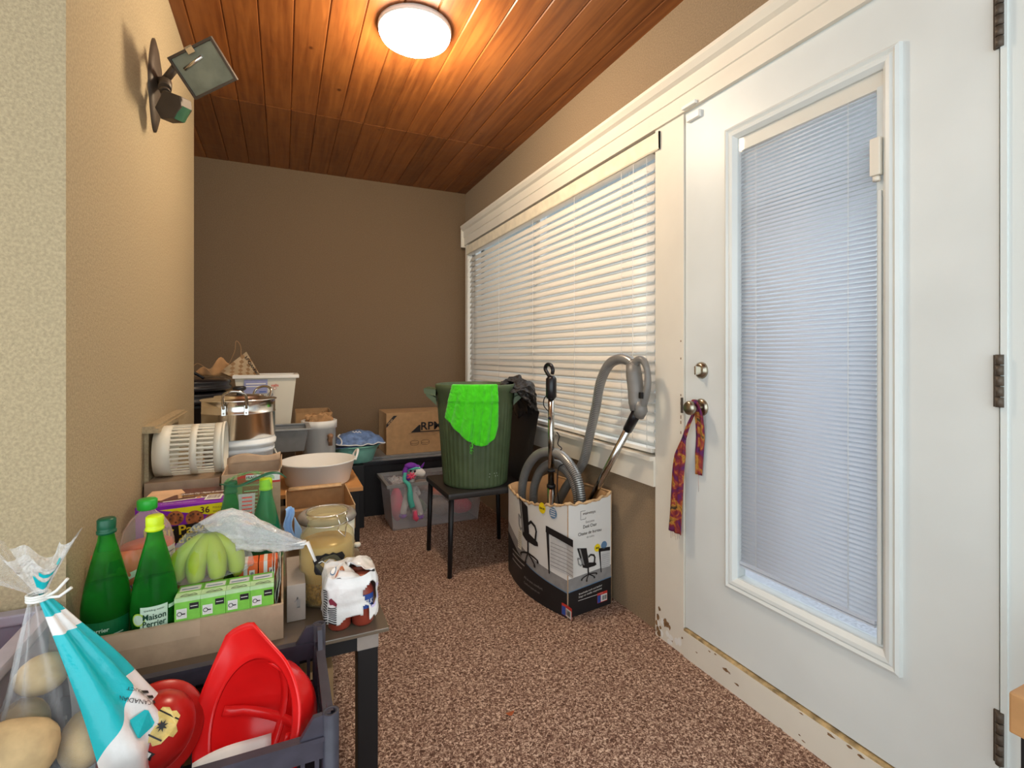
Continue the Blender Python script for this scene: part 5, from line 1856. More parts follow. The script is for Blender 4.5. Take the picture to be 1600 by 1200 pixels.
F.poly([(.0, .205), (.0, .232), (.055, .295), (.082, .295)], 0)
F.text('TO GO', .018, .228, .016, 1, 3, True, rot=.85, width=.05)
F.poly([(.185, .158), (.250, .215), (.262, .215), (.262, .158)], 0)
F.rect(.262, .158, .44, .166, 0)
F.text('RPM', .266, .176, .085, 0, 5, True, width=.165)
F.rect(.17, .150, .42, .152, 0); F.rect(.19, .138, .40, .1395, 0); F.rect(.19, .128, .38, .129, 0)
for cx in (.215, .30):
    F.stroke([(cx + .032 * math.cos(2 * PI * i / 18), .085 + .013 * math.sin(2 * PI * i / 18)) for i in range(19)], .0025, 0)
    F.stroke([(cx - .032, .085), (cx - .030, .068), (cx - .015, .060), (cx + .015, .060), (cx + .030, .068), (cx + .032, .085)], .0025, 0)
F.rect(.165, .0, .17, .315, 3, k=.3)
mb.build('box_print', [M_['ink'], M_['cardin'], M_['paper'], M_['card']], t)

# teal basin with blue bag
bb = Vector((.470, 3.70, 0))
mb = MB(); mb.box(.345, .505, 3.56, 3.90, 0, .428, bev=.003)
tag(mb.build('storage_box', M_['black']), 'black storage box under the teal basin, left of the large black tote', 'box')
t = thing('wash_basin', 'teal plastic wash basin holding the navy bag beside the dispenser', 'basin', (bb.x, bb.y, .4300))
mb = MB(); mb.lathe([(0, .4305), (.095, .4305), (.112, .437), (.140, .515), (.158, .545), (.164, .547), (.164, .553), (.156, .553), (.135, .52), (.106, .445), (0, .438)], bb, 48, sx=1.0, sy=.85)
mb.build('basin_body', M_['teal'], t)
t = thing('printed_bag', 'navy blue printed plastic bag with white edges in the teal basin', 'bag', (bb.x, bb.y, .50))
def bagsurf(u, v):
    x = bb.x - .150 + .33 * u; y = bb.y - .13 + .24 * v
    h = .555 + .085 * math.sin(PI * min(1, u * 1.0)) ** .6 * math.sin(PI * v) + .030 * (1 - u) ** 3 + .022 * noise.noise(Vector((u * 5, v * 5, 1)))
    h += .02 * u
    return Vector((x, y, h))
mb = MB(); mb.grid(bagsurf, 26, 18)
mb.grid(lambda u, v: Vector((bagsurf(u, v).x, bagsurf(u, v).y, .552 + .016 * u)), 8, 8)
mb.build('bag_film', M_['bluebag'], t, solid=.001)
mb = MB(); mb.tube([bagsurf(i / 24, 0) + Vector((0, -.003, .002 * math.sin(i))) for i in range(25)], .004, 6)
mb.tube([bagsurf(.10 + .03 * math.sin(i), i / 12) + Vector((0, 0, .004)) for i in range(13)], .005, 6)
mb.tube([bagsurf(.35 + .02 * i, .3 + .03 * math.sin(i * 2)) + Vector((0, 0, .004)) for i in range(10)], .003, 6)
mb.build('white_seam', M_['paper'], t)

# ------------------------------------------------------------ clear toy bin
t = thing('toy_bin', 'clear plastic bin full of soft toys on the carpet by the back wall', 'bin', (.975, 3.55, 0))
mb = MB(); open_bin(mb, .640, 1.31, 3.38, 3.735, 0, .315, .03)
mb.build('clear_wall', M_['frost'], t, bevel=.008)
mb = MB()
for a in ((.620, 1.33, 3.36, 3.385), (.620, 1.33, 3.73, 3.755), (.620, .645, 3.385, 3.73), (1.305, 1.33, 3.385, 3.73)):
    mb.box(*a, .298, .322, bev=.004)
mb.build('rim', M_['frostlid'], t)
mb = MB()
F = Face(mb, plane_fn((1.02, 3.387, .20), (1, 0, 0), (0, .09, 1)), .001)
F.rect(0, 0, .13, .034, 0); F.rect(.075, .008, .115, .016, 1, k=2)
mb.build('sticker', [M_['cream'], M_['ink']], t)
def soft(c, r, m, name, label, cat='toy', seed=0):
    mb = MB(); mb.ball(c, r, 18, fn=lambda p: p * (1 + .25 * noise.noise(p * 14 + Vector((seed, seed * 2, 0)))))
    return tag(mb.build(name, m), label, cat)
soft((1.035, 3.56, .085), (.075, .09, .06), M_['plushgrey'], 'soft_toy', 'grey brown soft toy at the bottom middle of the clear bin', seed=3)
soft((1.19, 3.52, .085), (.07, .09, .06), M_['plushpink'], 'soft_toy', 'pink soft toy at the bottom right of the clear bin', seed=5)
soft((.885, 3.60, .085), (.06, .09, .06), M_['plushgreen'], 'soft_toy', 'olive green soft toy at the bottom left of the clear bin', seed=8)
soft((1.05, 3.57, .215), (.09, .09, .06), M_['orange'], 'soft_toy', 'faded orange soft toy near the top middle of the clear bin', seed=9)
soft((1.20, 3.58, .20), (.08, .09, .06), M_['plushgreen'], 'soft_toy', 'green soft toy on the right side of the clear bin', seed=12)
soft((.735, 3.60, .13), (.045, .09, .11), M_['plushpink'], 'soft_toy', 'pink soft toy at the left end of the clear bin', seed=14)
soft((.93, 3.64, .225), (.07, .07, .05), M_['plushgrey'], 'soft_toy', 'taupe soft toy under the unicorn in the clear bin', seed=16)
mb = MB()
mb.grid(lambda u, v: Vector((.68 + .11 * u, 3.44 + .22 * v, .292 + .028 * noise.noise(Vector((u * 6, v * 6, 2))) + .012)), 14, 14)
tag(mb.build('plastic_bag', M_['film'], solid=.0006), 'crinkled clear plastic bag at the left end of the toy bin', 'bag')
# unicorn plush
ux = .80
t = thing('unicorn_plush', 'white unicorn plush with purple mane hanging over the edge of the clear bin', 'toy', (ux, 3.45, .05))
def skin(name, chains, m, parent, sub=2):
    """one continuous body grown over joined chains: list of [(point, radius), ...]; each chain after the first starts on an earlier point"""
    bm = bmesh.new()
    ly = bm.verts.layers.skin.new()
    known = {}
    o0 = ORG[parent.name]
    for ch in chains:
        prev = None
        for p, r_ in ch:
            key = tuple(round(q, 5) for q in p)
            if key not in known:
                v = bm.verts.new(Vector(p) - o0)
                v[ly].radius = (r_, r_)
                known[key] = v
                if len(known) == 1:
                    v[ly].use_root = True
            v = known[key]
            if prev is not None and prev is not v and bm.edges.get((prev, v)) is None:
                bm.edges.new((prev, v))
            prev = v
    me = bpy.data.meshes.new(name)
    bm.to_mesh(me); bm.free()
    me.materials.append(m)
    o = bpy.data.objects.new(name, me)
    C.objects.link(o)
    o.parent = parent
    ORG[o.name] = o0
    s_ = o.modifiers.new('skin', 'SKIN'); s_.use_smooth_shade = True
    b_ = o.modifiers.new('subd', 'SUBSURF'); b_.levels = sub; b_.render_levels = sub
    return o
chest = (ux - .01, 3.44, .28)
body = [[((ux, 3.45, .21), .045), (chest, .040), ((ux - .005, 3.415, .345), .026), ((ux + .005, 3.40, .40), .036), ((ux + .035, 3.385, .395), .036), ((ux + .068, 3.375, .372), .026), ((ux + .080, 3.37, .365), .018)],
        [((ux, 3.45, .21), .045), ((ux + .045, 3.425, .16), .024), ((ux + .060, 3.425, .10), .022), ((ux + .062, 3.425, .075), .024)],
        [((ux, 3.45, .21), .045), ((ux - .04, 3.43, .18), .024), ((ux - .055, 3.425, .12), .022), ((ux - .058, 3.425, .095), .024)],
        [(chest, .040), ((ux + .04, 3.43, .25), .018), ((ux + .055, 3.425, .215), .017)],
        [((ux + .005, 3.40, .40), .036), ((ux - .012, 3.42, .445), .007)]]
body = skin('plush_body', body, M_['plush'], t)
mb = MB()
mb.ball((ux - .010, 3.40, .432), (.044, .032, .022), 16, fn=lambda p: p * (1 + .15 * noise.noise(p * 40)))
mb.ball((ux + .025, 3.385, .427), (.024, .020, .012), 12)
mb.tube(spline([(ux - .035, 3.40, .43), (ux - .052, 3.395, .40), (ux - .048, 3.39, .37), (ux - .02, 3.375, .345)], 6), [.016] * 18 + [.012], 10)
mb.build('purple_mane', M_['plushpurple'], t)
mb = MB()
mb.tube(spline([(ux - .03, 3.395, .405), (ux - .010, 3.372, .412), (ux + .018, 3.362, .420), (ux + .045, 3.365, .415)], 6), .007, 8)
mb.tube(spline([(ux - .052, 3.385, .39), (ux - .060, 3.37, .345), (ux - .040, 3.352, .322), (ux - .030, 3.347, .29), (ux - .026, 3.347, .22), (ux - .012, 3.348, .165)], 7), [.012] * 14 + [.015] * 10 + [.019] * 12, 10)
mb.build('teal_mane', M_['plushteal'], t)
mb = MB()
mb.tube([(ux + .052, 3.378, .415), (ux + .066, 3.372, .435), (ux + .076, 3.37, .455)], [.009, .006, .001], 10)
mb.build('horn', M_['plushpurple'], t)
mb = MB()
mb.ball((ux + .012, 3.366, .398), (.010, .005, .010), 12); mb.ball((ux - .018, 3.368, .405), (.008, .004, .009), 12)
mb.build('eye', M_['ink'], t)
mb = MB()
for k in range(7):
    mb.tube([(ux - .018 + .001 * k, 3.358, .372), (ux - .018 + .030 * math.cos(k * .9), 3.352, .372 + .026 * math.sin(k * .9))], [.007, .005], 8)
mb.build('pink_flower', M_['plushpink'], t)
mb = MB()
for x, z in ((.062, .070), (-.058, .090)):
    mb.ball((ux + x, 3.428, z), (.028, .026, .020), 14)
mb.build('purple_hoof', M_['plushpurple'], t)
mb = MB()
mb.tube([(ux + .02, 3.415, .12), (ux + .022, 3.415, .07), (ux + .04, 3.412, .055)], [.018, .020, .016], 10)
mb.build('pink_tail', M_['plushpink'], t)

# ------------------------------------------------------------ dining chair with the green bin on it
t = thing('dining_chair', 'black leatherette dining chair with thin black legs carrying the green bin', 'chair', (1.04, 2.77, 0))
mb = MB(); mb.box(.790, 1.275, 2.545, 3.01, .415, .450, bev=.012)
mb.build('seat', M_['leather'], t)
for x, y in ((.815, 2.572), (.815, 2.985), (1.255, 2.572), (1.255, 2.985)):
    mb = MB()
    dx = -.012 if x < 1 else .012
    mb.tube([(x + dx, y + (-.006 if y < 2.7 else .004), 0), (x, y, .42)], [.0125, .015], 14)
    mb.build('leg', M_['black'], t)
mb = MB()
def backf(u, v, s_):
    y = 2.56 + .43 * u
    z = .43 + .43 * v
    x = 1.262 + .075 * v ** 1.2 + s_ * .012 * (math.sin(PI * u) ** .3) * (math.sin(PI * min(.98, max(.02, v))) ** .3)
    return Vector((x, y, z))
mb.grid(lambda u, v: backf(u, v, -1), 16, 16); mb.grid(lambda u, v: backf(u, v, 1), 16, 16)
mb.build('backrest', M_['leather'], t)

# green bin
gx, gy = 1.015, 2.745
t = thing('garbage_can', 'dark green ribbed plastic garbage can standing on the black chair', 'bin', (gx, gy, .452))
mb = MB()
def rib(r_, z_, a):
    k = max(0, min(1, (z_ - .455) / .05)) * max(0, min(1, (.93 - z_) / .05))
    return r_ * (1 + .012 * math.sin(44 * a) * (1 if .453 < z_ < .93 else 0))
prof = [(0, .4515), (.178, .4515), (.183, .458), (.184, .47)] + [(.184 + .034 * k / 10, .47 + .46 * k / 10) for k in range(1, 11)] + [(.222, .935), (.222, .975), (.226, .98), (.230, 1.0), (.231, 1.017), (.226, 1.020), (.220, 1.017), (.216, .96), (.176, .47), (0, .462)]
mb.lathe(prof, (gx, gy, 0), 176, fn=rib)
mb.build('can_body', M_['greencan'], t)
for s_ in (-1, 1):
    mb = MB()
    d = Vector((-.62, -.78, 0)).normalized() if s_ < 0 else Vector((.62, .78, 0)).normalized()
    d = Vector((-.93, .36, 0)).normalized() * (1 if s_ < 0 else -1)
    tg = Vector((-d.y, d.x, 0))
    Mx = Matrix((d, tg, UP)).transposed().to_4x4(); Mx.translation = Vector((gx, gy, 0))
    mb.prism([(.215, .90), (.222, .905), (.275, .955), (.278, .985), (.270, .988), (.255, .962), (.222, .945)], -.075, -.062, 'y')
    mb.prism([(.215, .90), (.222, .905), (.275, .955), (.278, .985), (.270, .988), (.255, .962), (.222, .945)], .062, .075, 'y')
    mb.prism([(.222, .955), (.285, .968), (.290, .995), (.278, .998), (.222, .990)], -.080, .080, 'y')
    mb.xf(Mx)
    mb.build('lug_handle', M_['greencan'], t)
mb = MB()
F = Face(mb, cyl_fn((gx, gy, 0), lambda z: .184 + .034 * (z - .47) / .46 + .0025, R(-74)), .0005)
for q in range(9):
    F.disc(-.012 + .03 * math.sin(q * 2.2), .525 + .008 * math.cos(q * 3.1), .0022, 0, 1, 6)
mb.build('paint_speck', M_['paper'], t)
# lime cloth over the front of the can
t = thing('cleaning_cloth', 'bright lime green microfibre cloth draped over the rim of the green can', 'cloth', (gx, gy - .23, .70))
def crad(z):
    return .2325 if z > .93 else .2225 + .0 * z - .034 * (.93 - z) / .46 + .006
low = [(0, .845), (.18, .79), (.38, .735), (.50, .715), (.58, .700), (.68, .692), (.80, .700), (.92, .73), (1.0, .80)]
def lowz(u):
    for (a, b), (c, d_) in zip(low, low[1:]):
        if u <= c:
            return b + (d_ - b) * (u - a) / (c - a)
    return low[-1][1]
def clothp(u, v):
    top0, top1 = R(-142), R(-81)
    spread = .16 * (1 - v) * 0
    zl = lowz(u)
    if v < .12:
        k = v / .12
        a = top0 + (top1 - top0) * u
        r_ = .205 + .030 * k
        return Vector((gx + r_ * math.cos(a), gy + r_ * math.sin(a), 1.012 + .014 * math.sin(PI / 2 * k)))
    k = (v - .12) / .88
    z = 1.022 + (zl - 1.022) * k
    a = top0 - .10 * k * (1 - u) * 2 + (top1 + .05 * k - top0) * u
    fold = .010 * math.sin(u * 17 + 1.5 * k) * (.3 + .9 * k) + .016 * math.exp(-((u - .5 + .04 * k) / .05) ** 2) * k
    r_ = crad(z) + .008 + abs(fold) + .003 * noise.noise(Vector((u * 20, v * 20, 0)))
    return Vector((gx + r_ * math.cos(a), gy + r_ * math.sin(a), z))
mb = MB(); mb.grid(clothp, 90, 50)
mb.build('cloth_sheet', M_['lime'], t, solid=.003)
mb = MB()
cxx = clothp(.50, 1.0)
mb.tube(spline([cxx + Vector((0, -.003, .01)), cxx + Vector((.004, -.006, -.02)), cxx + Vector((-.004, -.005, -.04)), cxx + Vector((.003, -.004, -.055))], 5), [.003] * 8 + [.0012] * 8, 6)
for q in range(3):
    mb.tube([cxx + Vector((.0, -.005, -.015 * q)) + Vector((.010 * math.cos(a), .002 * math.sin(a), -.02 + .010 * math.sin(a))) for a in [2 * PI * i / 10 for i in range(9)]], .0009, 5)
mb.build('frayed_thread', M_['lime'], t)
# black bin bag
t = thing('bin_bag', 'crumpled black bin bag spilling over the right rim of the green can', 'bag', (1.2, 2.72, .85))
def bagc(u, v):
    path = [Vector((gx + .15, gy - .12, 1.01)), Vector((gx + .215, gy - .13, 1.025)), Vector((gx + .262, gy - .13, .98)), Vector((gx + .31, gy - .10, .90)), Vector((gx + .345, gy - .075, .845))]
    k = v * 3.999
    i = int(k); f_ = k - i
    c = path[i].lerp(path[i + 1], f_)
    a = 2 * PI * u
    r_ = (.050 + .028 * math.sin(PI * min(1, v * 1.3))) * (1 - .35 * v)
    n_ = noise.noise(Vector((math.cos(a) * 2.2, math.sin(a) * 2.2, v * 5))) * .9 + noise.noise(Vector((math.cos(a) * 5, math.sin(a) * 5, v * 11))) * .5
    r_ *= 1 + .55 * n_
    return c + Vector((r_ * math.cos(a) * .75, r_ * math.sin(a) * 1.15, r_ * math.sin(a + .5) * .55))
mb = MB(); mb.grid(bagc, 46, 40, closeu=True)
mb.build('bag_film', M_['binbag'], t)
mb = MB(); mb.grid(lambda u, v: Vector((gx + .262 + .02 * v + .006 * math.sin(8 * u), gy - .12 + .24 * u, 1.00 - .18 * v + .02 * math.sin(9 * u) + .02 * noise.noise(Vector((u * 6, v * 4, 0))))), 18, 8)
mb.build('hanging_fold', M_['binbag'], t, solid=.001)

# ------------------------------------------------------------ vacuum cleaner box
t = thing('chair_carton', 'white printed desk chair carton with torn top holding the vacuum hose', 'box', (1.29, 2.2, 0))
A_ = Vector((1.163, 1.950, 0)); B_ = Vector((1.135, 2.535, 0)); D_ = Vector((1.420, 1.985, 0)); E_ = Vector((1.440, 2.535, 0))
LL = (B_ - A_).length
def leftface(s_, z, l):
    """s_ metres from the far-left corner towards the front corner"""
    k = s_ / LL
    p = B_.lerp(A_, k)
    bul = .050 * math.sin(PI * min(1, max(0, k))) * (1 - .35 * z / .5)
    nx = Vector((-(A_ - B_).normalized().y, (A_ - B_).normalized().x, 0))
    if nx.x > 0:
        nx = -nx
    return p + nx * (bul + l) + Vector((0, 0, z))
def rightface(s_, z, l):
    d = (D_ - A_).normalized()
    nn = Vector((d.y, -d.x, 0))
    return A_ + d * s_ + nn * l + Vector((0, 0, z))
LR = (D_ - A_).length
def ztopL(k):
    return .462 + .050 * k ** 1.5 - .030 * math.sin(PI * k) + .003 * math.sin(60 * k)
def ztopR(k):
    return .512 - .012 * math.sin(PI * k * .8) + .022 * k * k + .003 * math.sin(25 * k + 1)
mb = MB()
mb.grid(lambda u, v: leftface(LL * u, ztopL(u) * v, 0), 40, 6)
mb.grid(lambda u, v: rightface(LR * u, ztopR(u) * v, 0), 20, 6)
mb.grid(lambda u, v: D_.lerp(E_, u) + Vector((0, 0, (.534 - .05 * u) * v)), 8, 4)
mb.grid(lambda u, v: E_.lerp(B_, u) + Vector((0, 0, (.50 - .035 * u + .01 * math.sin(9 * u)) * v)), 14, 4)
mb.add([A_ + UP * .003, B_ + UP * .003, E_ + UP * .003, D_ + UP * .003], [(0, 1, 2, 3)])
mb.build('carton_walls', M_['card'], t, solid=.005)
mb = MB()
pts = [leftface(LL * i / 40, ztopL(i / 40), .001) + Vector((0, 0, .003 * math.sin(i * 2.1))) for i in range(41)] + [rightface(LR * i / 20, ztopR(i / 20), 0) + Vector((0, 0, .003 * math.sin(i * 1.7))) for i in range(1, 21)] + [D_.lerp(E_, i / 8) + UP * (.534 - .05 * i / 8) for i in range(1, 9)]
mb.tube(pts, [.006 + .002 * math.sin(i * 1.3) for i in range(len(pts))], 7)
mb.tube([D_ + UP * .0, D_ + UP * .53], .004, 6)
mb.build('torn_edge', M_['cardin'], t)

def office_chair(F, x, y, s, k=3):
    """printed picture of a swivel chair; (x, y) is the foot centre, s the height"""
    P_ = lambda a, b: (x + a * s, y + b * s)
    F.poly([P_(-.36, .98), P_(-.02, .92), P_(.06, .50), P_(-.17, .46)], 0, k)
    F.poly([P_(-.30, .95), P_(-.25, .95), P_(-.10, .47), P_(-.14, .47)], 3, k + .5)
    F.poly([P_(-.17, .48), P_(.08, .50), P_(.32, .44), P_(.34, .38), P_(.25, .36), P_(-.02, .36), P_(-.16, .41)], 0, k + .3)
    F.stroke([P_(.05, .66), P_(.12, .71), P_(.24, .67), P_(.28, .60), P_(.26, .46)], .045 * s, 0, k + .6)
    F.stroke([P_(-.34, .70), P_(-.22, .66), P_(-.18, .52), P_(-.24, .48), P_(-.31, .54), P_(-.34, .70)], .035 * s, 3, k + .6)
    F.stroke([P_(.03, .38), P_(.05, .17)], .05 * s, 0, k + .2)
    for a, b in ((-.20, .07), (-.02, .0), (.26, .03), (.34, .12)):
        F.stroke([P_(.05, .18), P_(a * .6 + .02, (b + .17) / 1.7), P_(a, b + .03)], .030 * s, 0, k + .4)
        F.disc(x + a * s, y + (b + .01) * s, .028 * s, 0, k + .5, 10)
def desk(F, x, y, s, wx, k=3):
    F.poly([(x, y + s), (x + wx, y + s * .95), (x + wx, y + s * .80), (x, y + s * .86)], 0, k)
    F.poly([(x, y + s), (x + .10 * s, y + s), (x + .16 * s, y), (x + .12 * s, y)], 0, k)
    F.rect(x + .17 * s, y + .15 * s, x + wx, y + .80 * s, 4, 3, k - .3)
    for q in range(7):
        F.rect(x + .17 * s, y + (.20 + .08 * q) * s, x + wx, y + (.212 + .08 * q) * s, 2, 3, k)
mb = MB()
FL = Face(mb, leftface, .0008)
# white field, photo floor, black band
def strip(F, f0, f1, n, L0, L1, mi, k):
    xs = [L0 + (L1 - L0) * i / n for i in range(n + 1)]
    vs = [F.fn(x, f0(x), F.l * k) for x in xs] + [F.fn(x, f1(x), F.l * k) for x in xs]
    F.mb.add(vs, [(i, i + 1, n + 2 + i, n + 1 + i) for i in range(n)], mi)
FL.l = .0030
band = lambda x: .085 + .105 * (1 - x / LL) ** 1.0 - .0 + .02 * math.sin(PI * x / LL) * -1 + .028
strip(FL, lambda x: .002, lambda x: ztopL(x / LL) - .006, 40, .001, LL, 5, 1)
strip(FL, lambda x: band(x), lambda x: band(x) + .052 + .01 * x, 40, .001, LL, 2, 1.2)
strip(FL, lambda x: .001, lambda x: band(x), 40, .001, LL, 0, 1.4)
strip(FL, lambda x: band(x), lambda x: band(x) + .004, 40, .25, LL, 6, 1.6)
office_chair(FL, .290, .152, .300, 2.0)
desk(FL, .445, .165, .215, .19, 2.0)
FL.disc(.415, .455, .026, 7, 2.2); FL.disc(.495, .452, .026, 6, 2.2)
FL.text('$64.98', .396, .449, .014, 0, 2.6, True, width=.038)
for q in range(4):
    FL.rect(.478, .437 + .010 * q, .512, .441 + .010 * q, 5, 2, 2.6)
FL.rect(.190, .195, .235, .290, 8, 2, 2.6)
for q in range(8):
    FL.rect(.197, .205 + .010 * q, .226, .208 + .010 * q, 3, 1, 2.9)
for q in range(3):
    FL.rect(.10, .10 + .025 * q - .0, .24 + .03 * q, .107 + .025 * q, 3, 6, 1.8)
FL.text('All-in-one comfort', .27, .070, .018, 3, 1.8, width=.16)
FL.text('Confort tout-en-un', .27, .045, .016, 3, 1.8, width=.14)
FL.rect(.555, .010, .625, .062, 9, 3, 1.8); FL.rect(.556, .011, .578, .05, 10, 1, 1.9); FL.barcode(.580, .012, .622, .048, 5, 0, 2.0)
FR = Face(mb, rightface, .0030)
strip(FR, lambda x: .002, lambda x: ztopR(x / LR) - .006, 20, 0, LR, 5, 1)
strip(FR, lambda x: .115 + .05 * x, lambda x: .175 + .05 * x, 10, 0, LR, 2, 1.1)
strip(FR, lambda x: .001, lambda x: .115 + .05 * x + .05 * x * x, 10, 0, LR, 0, 1.2)
strip(FR, lambda x: .115 + .05 * x, lambda x: .119 + .05 * x, 10, 0, LR, 6, 1.4)
FR.stroke([(.098, .470), (.070, .470), (.070, .432), (.100, .432), (.100, .440)], .0015, 0, 1.6)
FR.text('mainstays', .084, .452, .018, 0, 1.8, width=.075)
FR.text('Executive', .10, .412, .016, 3, 1.8, width=.052)
FR.text('Desk Chair', .085, .390, .021, 0, 1.8, width=.082)
FR.text('Chaise de bureau', .055, .360, .021, 0, 1.8, width=.140)
FR.text('de cadre', .105, .342, .015, 3, 1.8, width=.045)
FR.disc(.170, .285, .018, 7, 1.8); FR.disc(.212, .290, .018, 6, 1.8); FR.text('$64', .160, .281, .012, 0, 2.2, True, width=.020)
office_chair(FR, .108, .145, .165, 1.8)
desk(FR, .178, .165, .115, .072, 1.8)
FR.text('Breathable mesh and leather', .060, .092, .012, 5, 1.8, width=.14, rot=.06)
FR.text('Si\u00e8ge en maille respirante', .058, .078, .012, 5, 1.8, width=.14, rot=.06)
FR.rect(.055, .066, .205, .068, 5, 1, 1.8)
FR.rect(.170, .025, .232, .072, 9, 1, 1.8); FR.rect(.171, .026, .190, .060, 10, 1, 1.9); FR.barcode(.192, .028, .230, .060, 5, 0, 2.0)
mb.build('carton_print', [M_['ink'], M_['ink'], M_['greyprint'], M_['greyprint'], M_['lightgreyprint'], M_['boxwhite'], M_['bluegrey'], mat('price_yellow', 'f0d21c', .4), M_['cream'], M_['redprint'], M_['blue']], t)

# hoses and wands
def groove(mb, seg=14):
    """paint shade into the grooves between the ribs"""
    for i, f in enumerate(mb.f):
        if len(f) == 4 and (min(f) // seg) % 2 == 1:
            mb.m[i] = 1
def hose(name, label, pts, r_=.0245, col=None, loc=None):
    sp = resample(spline(pts, 24), .0046)
    rs = [r_ if i % 2 == 0 else r_ * .80 for i in range(len(sp))]
    t = thing(name, label, 'hose', sp[0])
    mb = MB(); mb.tube(sp, rs, 14)
    return t, mb
hm = [mat('ribbed_hose_grey', 'a3a19d', .3, .5), mat('hose_groove_shade', '3a3938', .5)]  # dark second colour stands in for shade between the ribs
t, mb = hose('vacuum_hose', 'grey ribbed vacuum hose coiled in a tall loop out of the carton', [(1.23, 2.42, .10), (1.20, 2.485, .32), (1.195, 2.492, .45), (1.20, 2.45, .56), (1.21, 2.36, .65), (1.23, 2.26, .69), (1.25, 2.15, .685), (1.265, 2.06, .625), (1.27, 2.02, .55), (1.27, 2.015, .45), (1.26, 2.05, .18)])
groove(mb)
mb.build('outer_loop', hm, t)
sp = resample(spline([(1.26, 2.05, .18), (1.27, 2.20, .08), (1.27, 2.40, .12), (1.245, 2.45, .38), (1.25, 2.42, .52), (1.265, 2.34, .60), (1.285, 2.24, .62), (1.30, 2.15, .58), (1.30, 2.09, .50), (1.295, 2.08, .40), (1.30, 2.12, .25)], 24), .0046)
mb = MB(); mb.tube(sp, [.0245 if i % 2 == 0 else .0195 for i in range(len(sp))], 14)
groove(mb)
mb.build('inner_loop', hm, t)
sp = resample(spline([(1.34, 2.40, .14), (1.345, 2.38, .34), (1.35, 2.30, .47), (1.355, 2.205, .57), (1.355, 2.12, .66), (1.355, 2.065, .80), (1.355, 2.015, .93), (1.35, 1.968, 1.055), (1.35, 1.90, 1.140), (1.352, 1.815, 1.168), (1.358, 1.755, 1.155), (1.36, 1.732, 1.135)], 24), .0046)
mb = MB(); mb.tube(sp, [.0235 if i % 2 == 0 else .0188 for i in range(len(sp))], 14)
groove(mb)
mb.build('rising_length', hm, t)
# handle
t = thing('vacuum_wand', 'steel vacuum wand with grey pistol grip leaning on the window blind', 'wand', (1.36, 2.05, .30))
wd0 = Vector((1.362, 1.715, .945)); wd1 = Vector((1.345, 2.16, .33))
mb = MB(); mb.tube([wd0.lerp(wd1, .12), wd1], .0165, 18)
mb.build('steel_tube', M_['chrome'], t)
mb = MB(); mb.tube([wd0.lerp(wd1, -.02), wd0.lerp(wd1, .14)], [.022, .021], 18)
mb.build('black_collar', M_['blackgloss'], t)
mb = MB()
mb.tube([(1.361, 1.742, 1.145), (1.361, 1.735, 1.10), (1.361, 1.722, 1.03), (1.361, 1.712, .985), (1.361, 1.705, .95)], [.030, .034, .034, .038, .034], 18)
mb.tube([(1.361, 1.700, .985), (1.361, 1.69, .95), (1.362, 1.705, .928)], [.030, .028, .024], 16)
hd = mb.build('pistol_grip', M_['midgrey'], t)
mb = MB()
mb.tube(spline([(1.361, 1.73, 1.145), (1.361, 1.705, 1.163), (1.363, 1.675, 1.158), (1.365, 1.655, 1.12), (1.365, 1.652, 1.06), (1.363, 1.668, 1.00), (1.361, 1.695, .955)], 6), [.013 + .006 * abs(i - 18) / 18 for i in range(37)], 12)
mb.build('grip_loop', M_['midgrey'], t)
mb = MB()
mb.box(1.332, 1.345, 1.655, 1.668, 1.005, 1.03); mb.box(1.330, 1.334, 1.69, 1.694, .955, .975)
for y, z in ((1.742, 1.13), (1.735, 1.06)):
    mb.ball((1.334, y, z), .003, 8)
mb.build('switch', M_['black'], t)
# upright tube
t = thing('vacuum_tube', 'upright steel telescopic vacuum tube with a black top standing in the carton', 'wand', (1.22, 2.21, .03))
mb = MB(); mb.tube([(1.222, 2.212, .03), (1.222, 2.212, .53)], .0195, 20); mb.tube([(1.222, 2.212, .53), (1.222, 2.212, .99)], .0160, 20)
mb.build('steel_tube', M_['chrome'], t)
mb = MB()
for za, zb, rr in ((.405, .43, .023), (.52, .535, .022), (.60, .61, .020)):
    mb = MB(); mb.tube([(1.222, 2.212, za), (1.222, 2.212, zb)], rr, 18); mb.build('clamp_ring', M_['black'], t)
mb = MB(); mb.ball((1.205, 2.20, .87), .008, 8)
mb.build('release_button', M_['black'], t)
mb = MB(); mb.tube([(1.222, 2.212, .965), (1.222, 2.212, .975), (1.222, 2.212, 1.065), (1.222, 2.215, 1.075)], [.020, .027, .027, .019], 20)
mb.build('black_grip', M_['blackgloss'], t)
mb = MB()
mb.tube(spline([(1.222, 2.215, 1.07), (1.215, 2.235, 1.09), (1.212, 2.255, 1.115), (1.215, 2.24, 1.135), (1.22, 2.21, 1.132), (1.222, 2.195, 1.11), (1.222, 2.20, 1.09)], 5), .010, 10)
mb.build('nozzle_clip', M_['blackgloss'], t)
mb = MB()
mb.tube(spline([(1.21, 2.20, .985), (1.198, 2.235, .97), (1.195, 2.24, .93), (1.21, 2.215, .90)], 6), .0028, 6)
mb.tube(spline([(1.24, 2.19, .80), (1.25, 2.18, .78), (1.245, 2.185, .74), (1.255, 2.165, .72), (1.24, 2.185, .69), (1.262, 2.15, .65), (1.245, 2.18, .62), (1.24, 2.18, .50), (1.25, 2.17, .42)], 6), .0028, 6)
mb.build('power_cord', M_['black'], t)
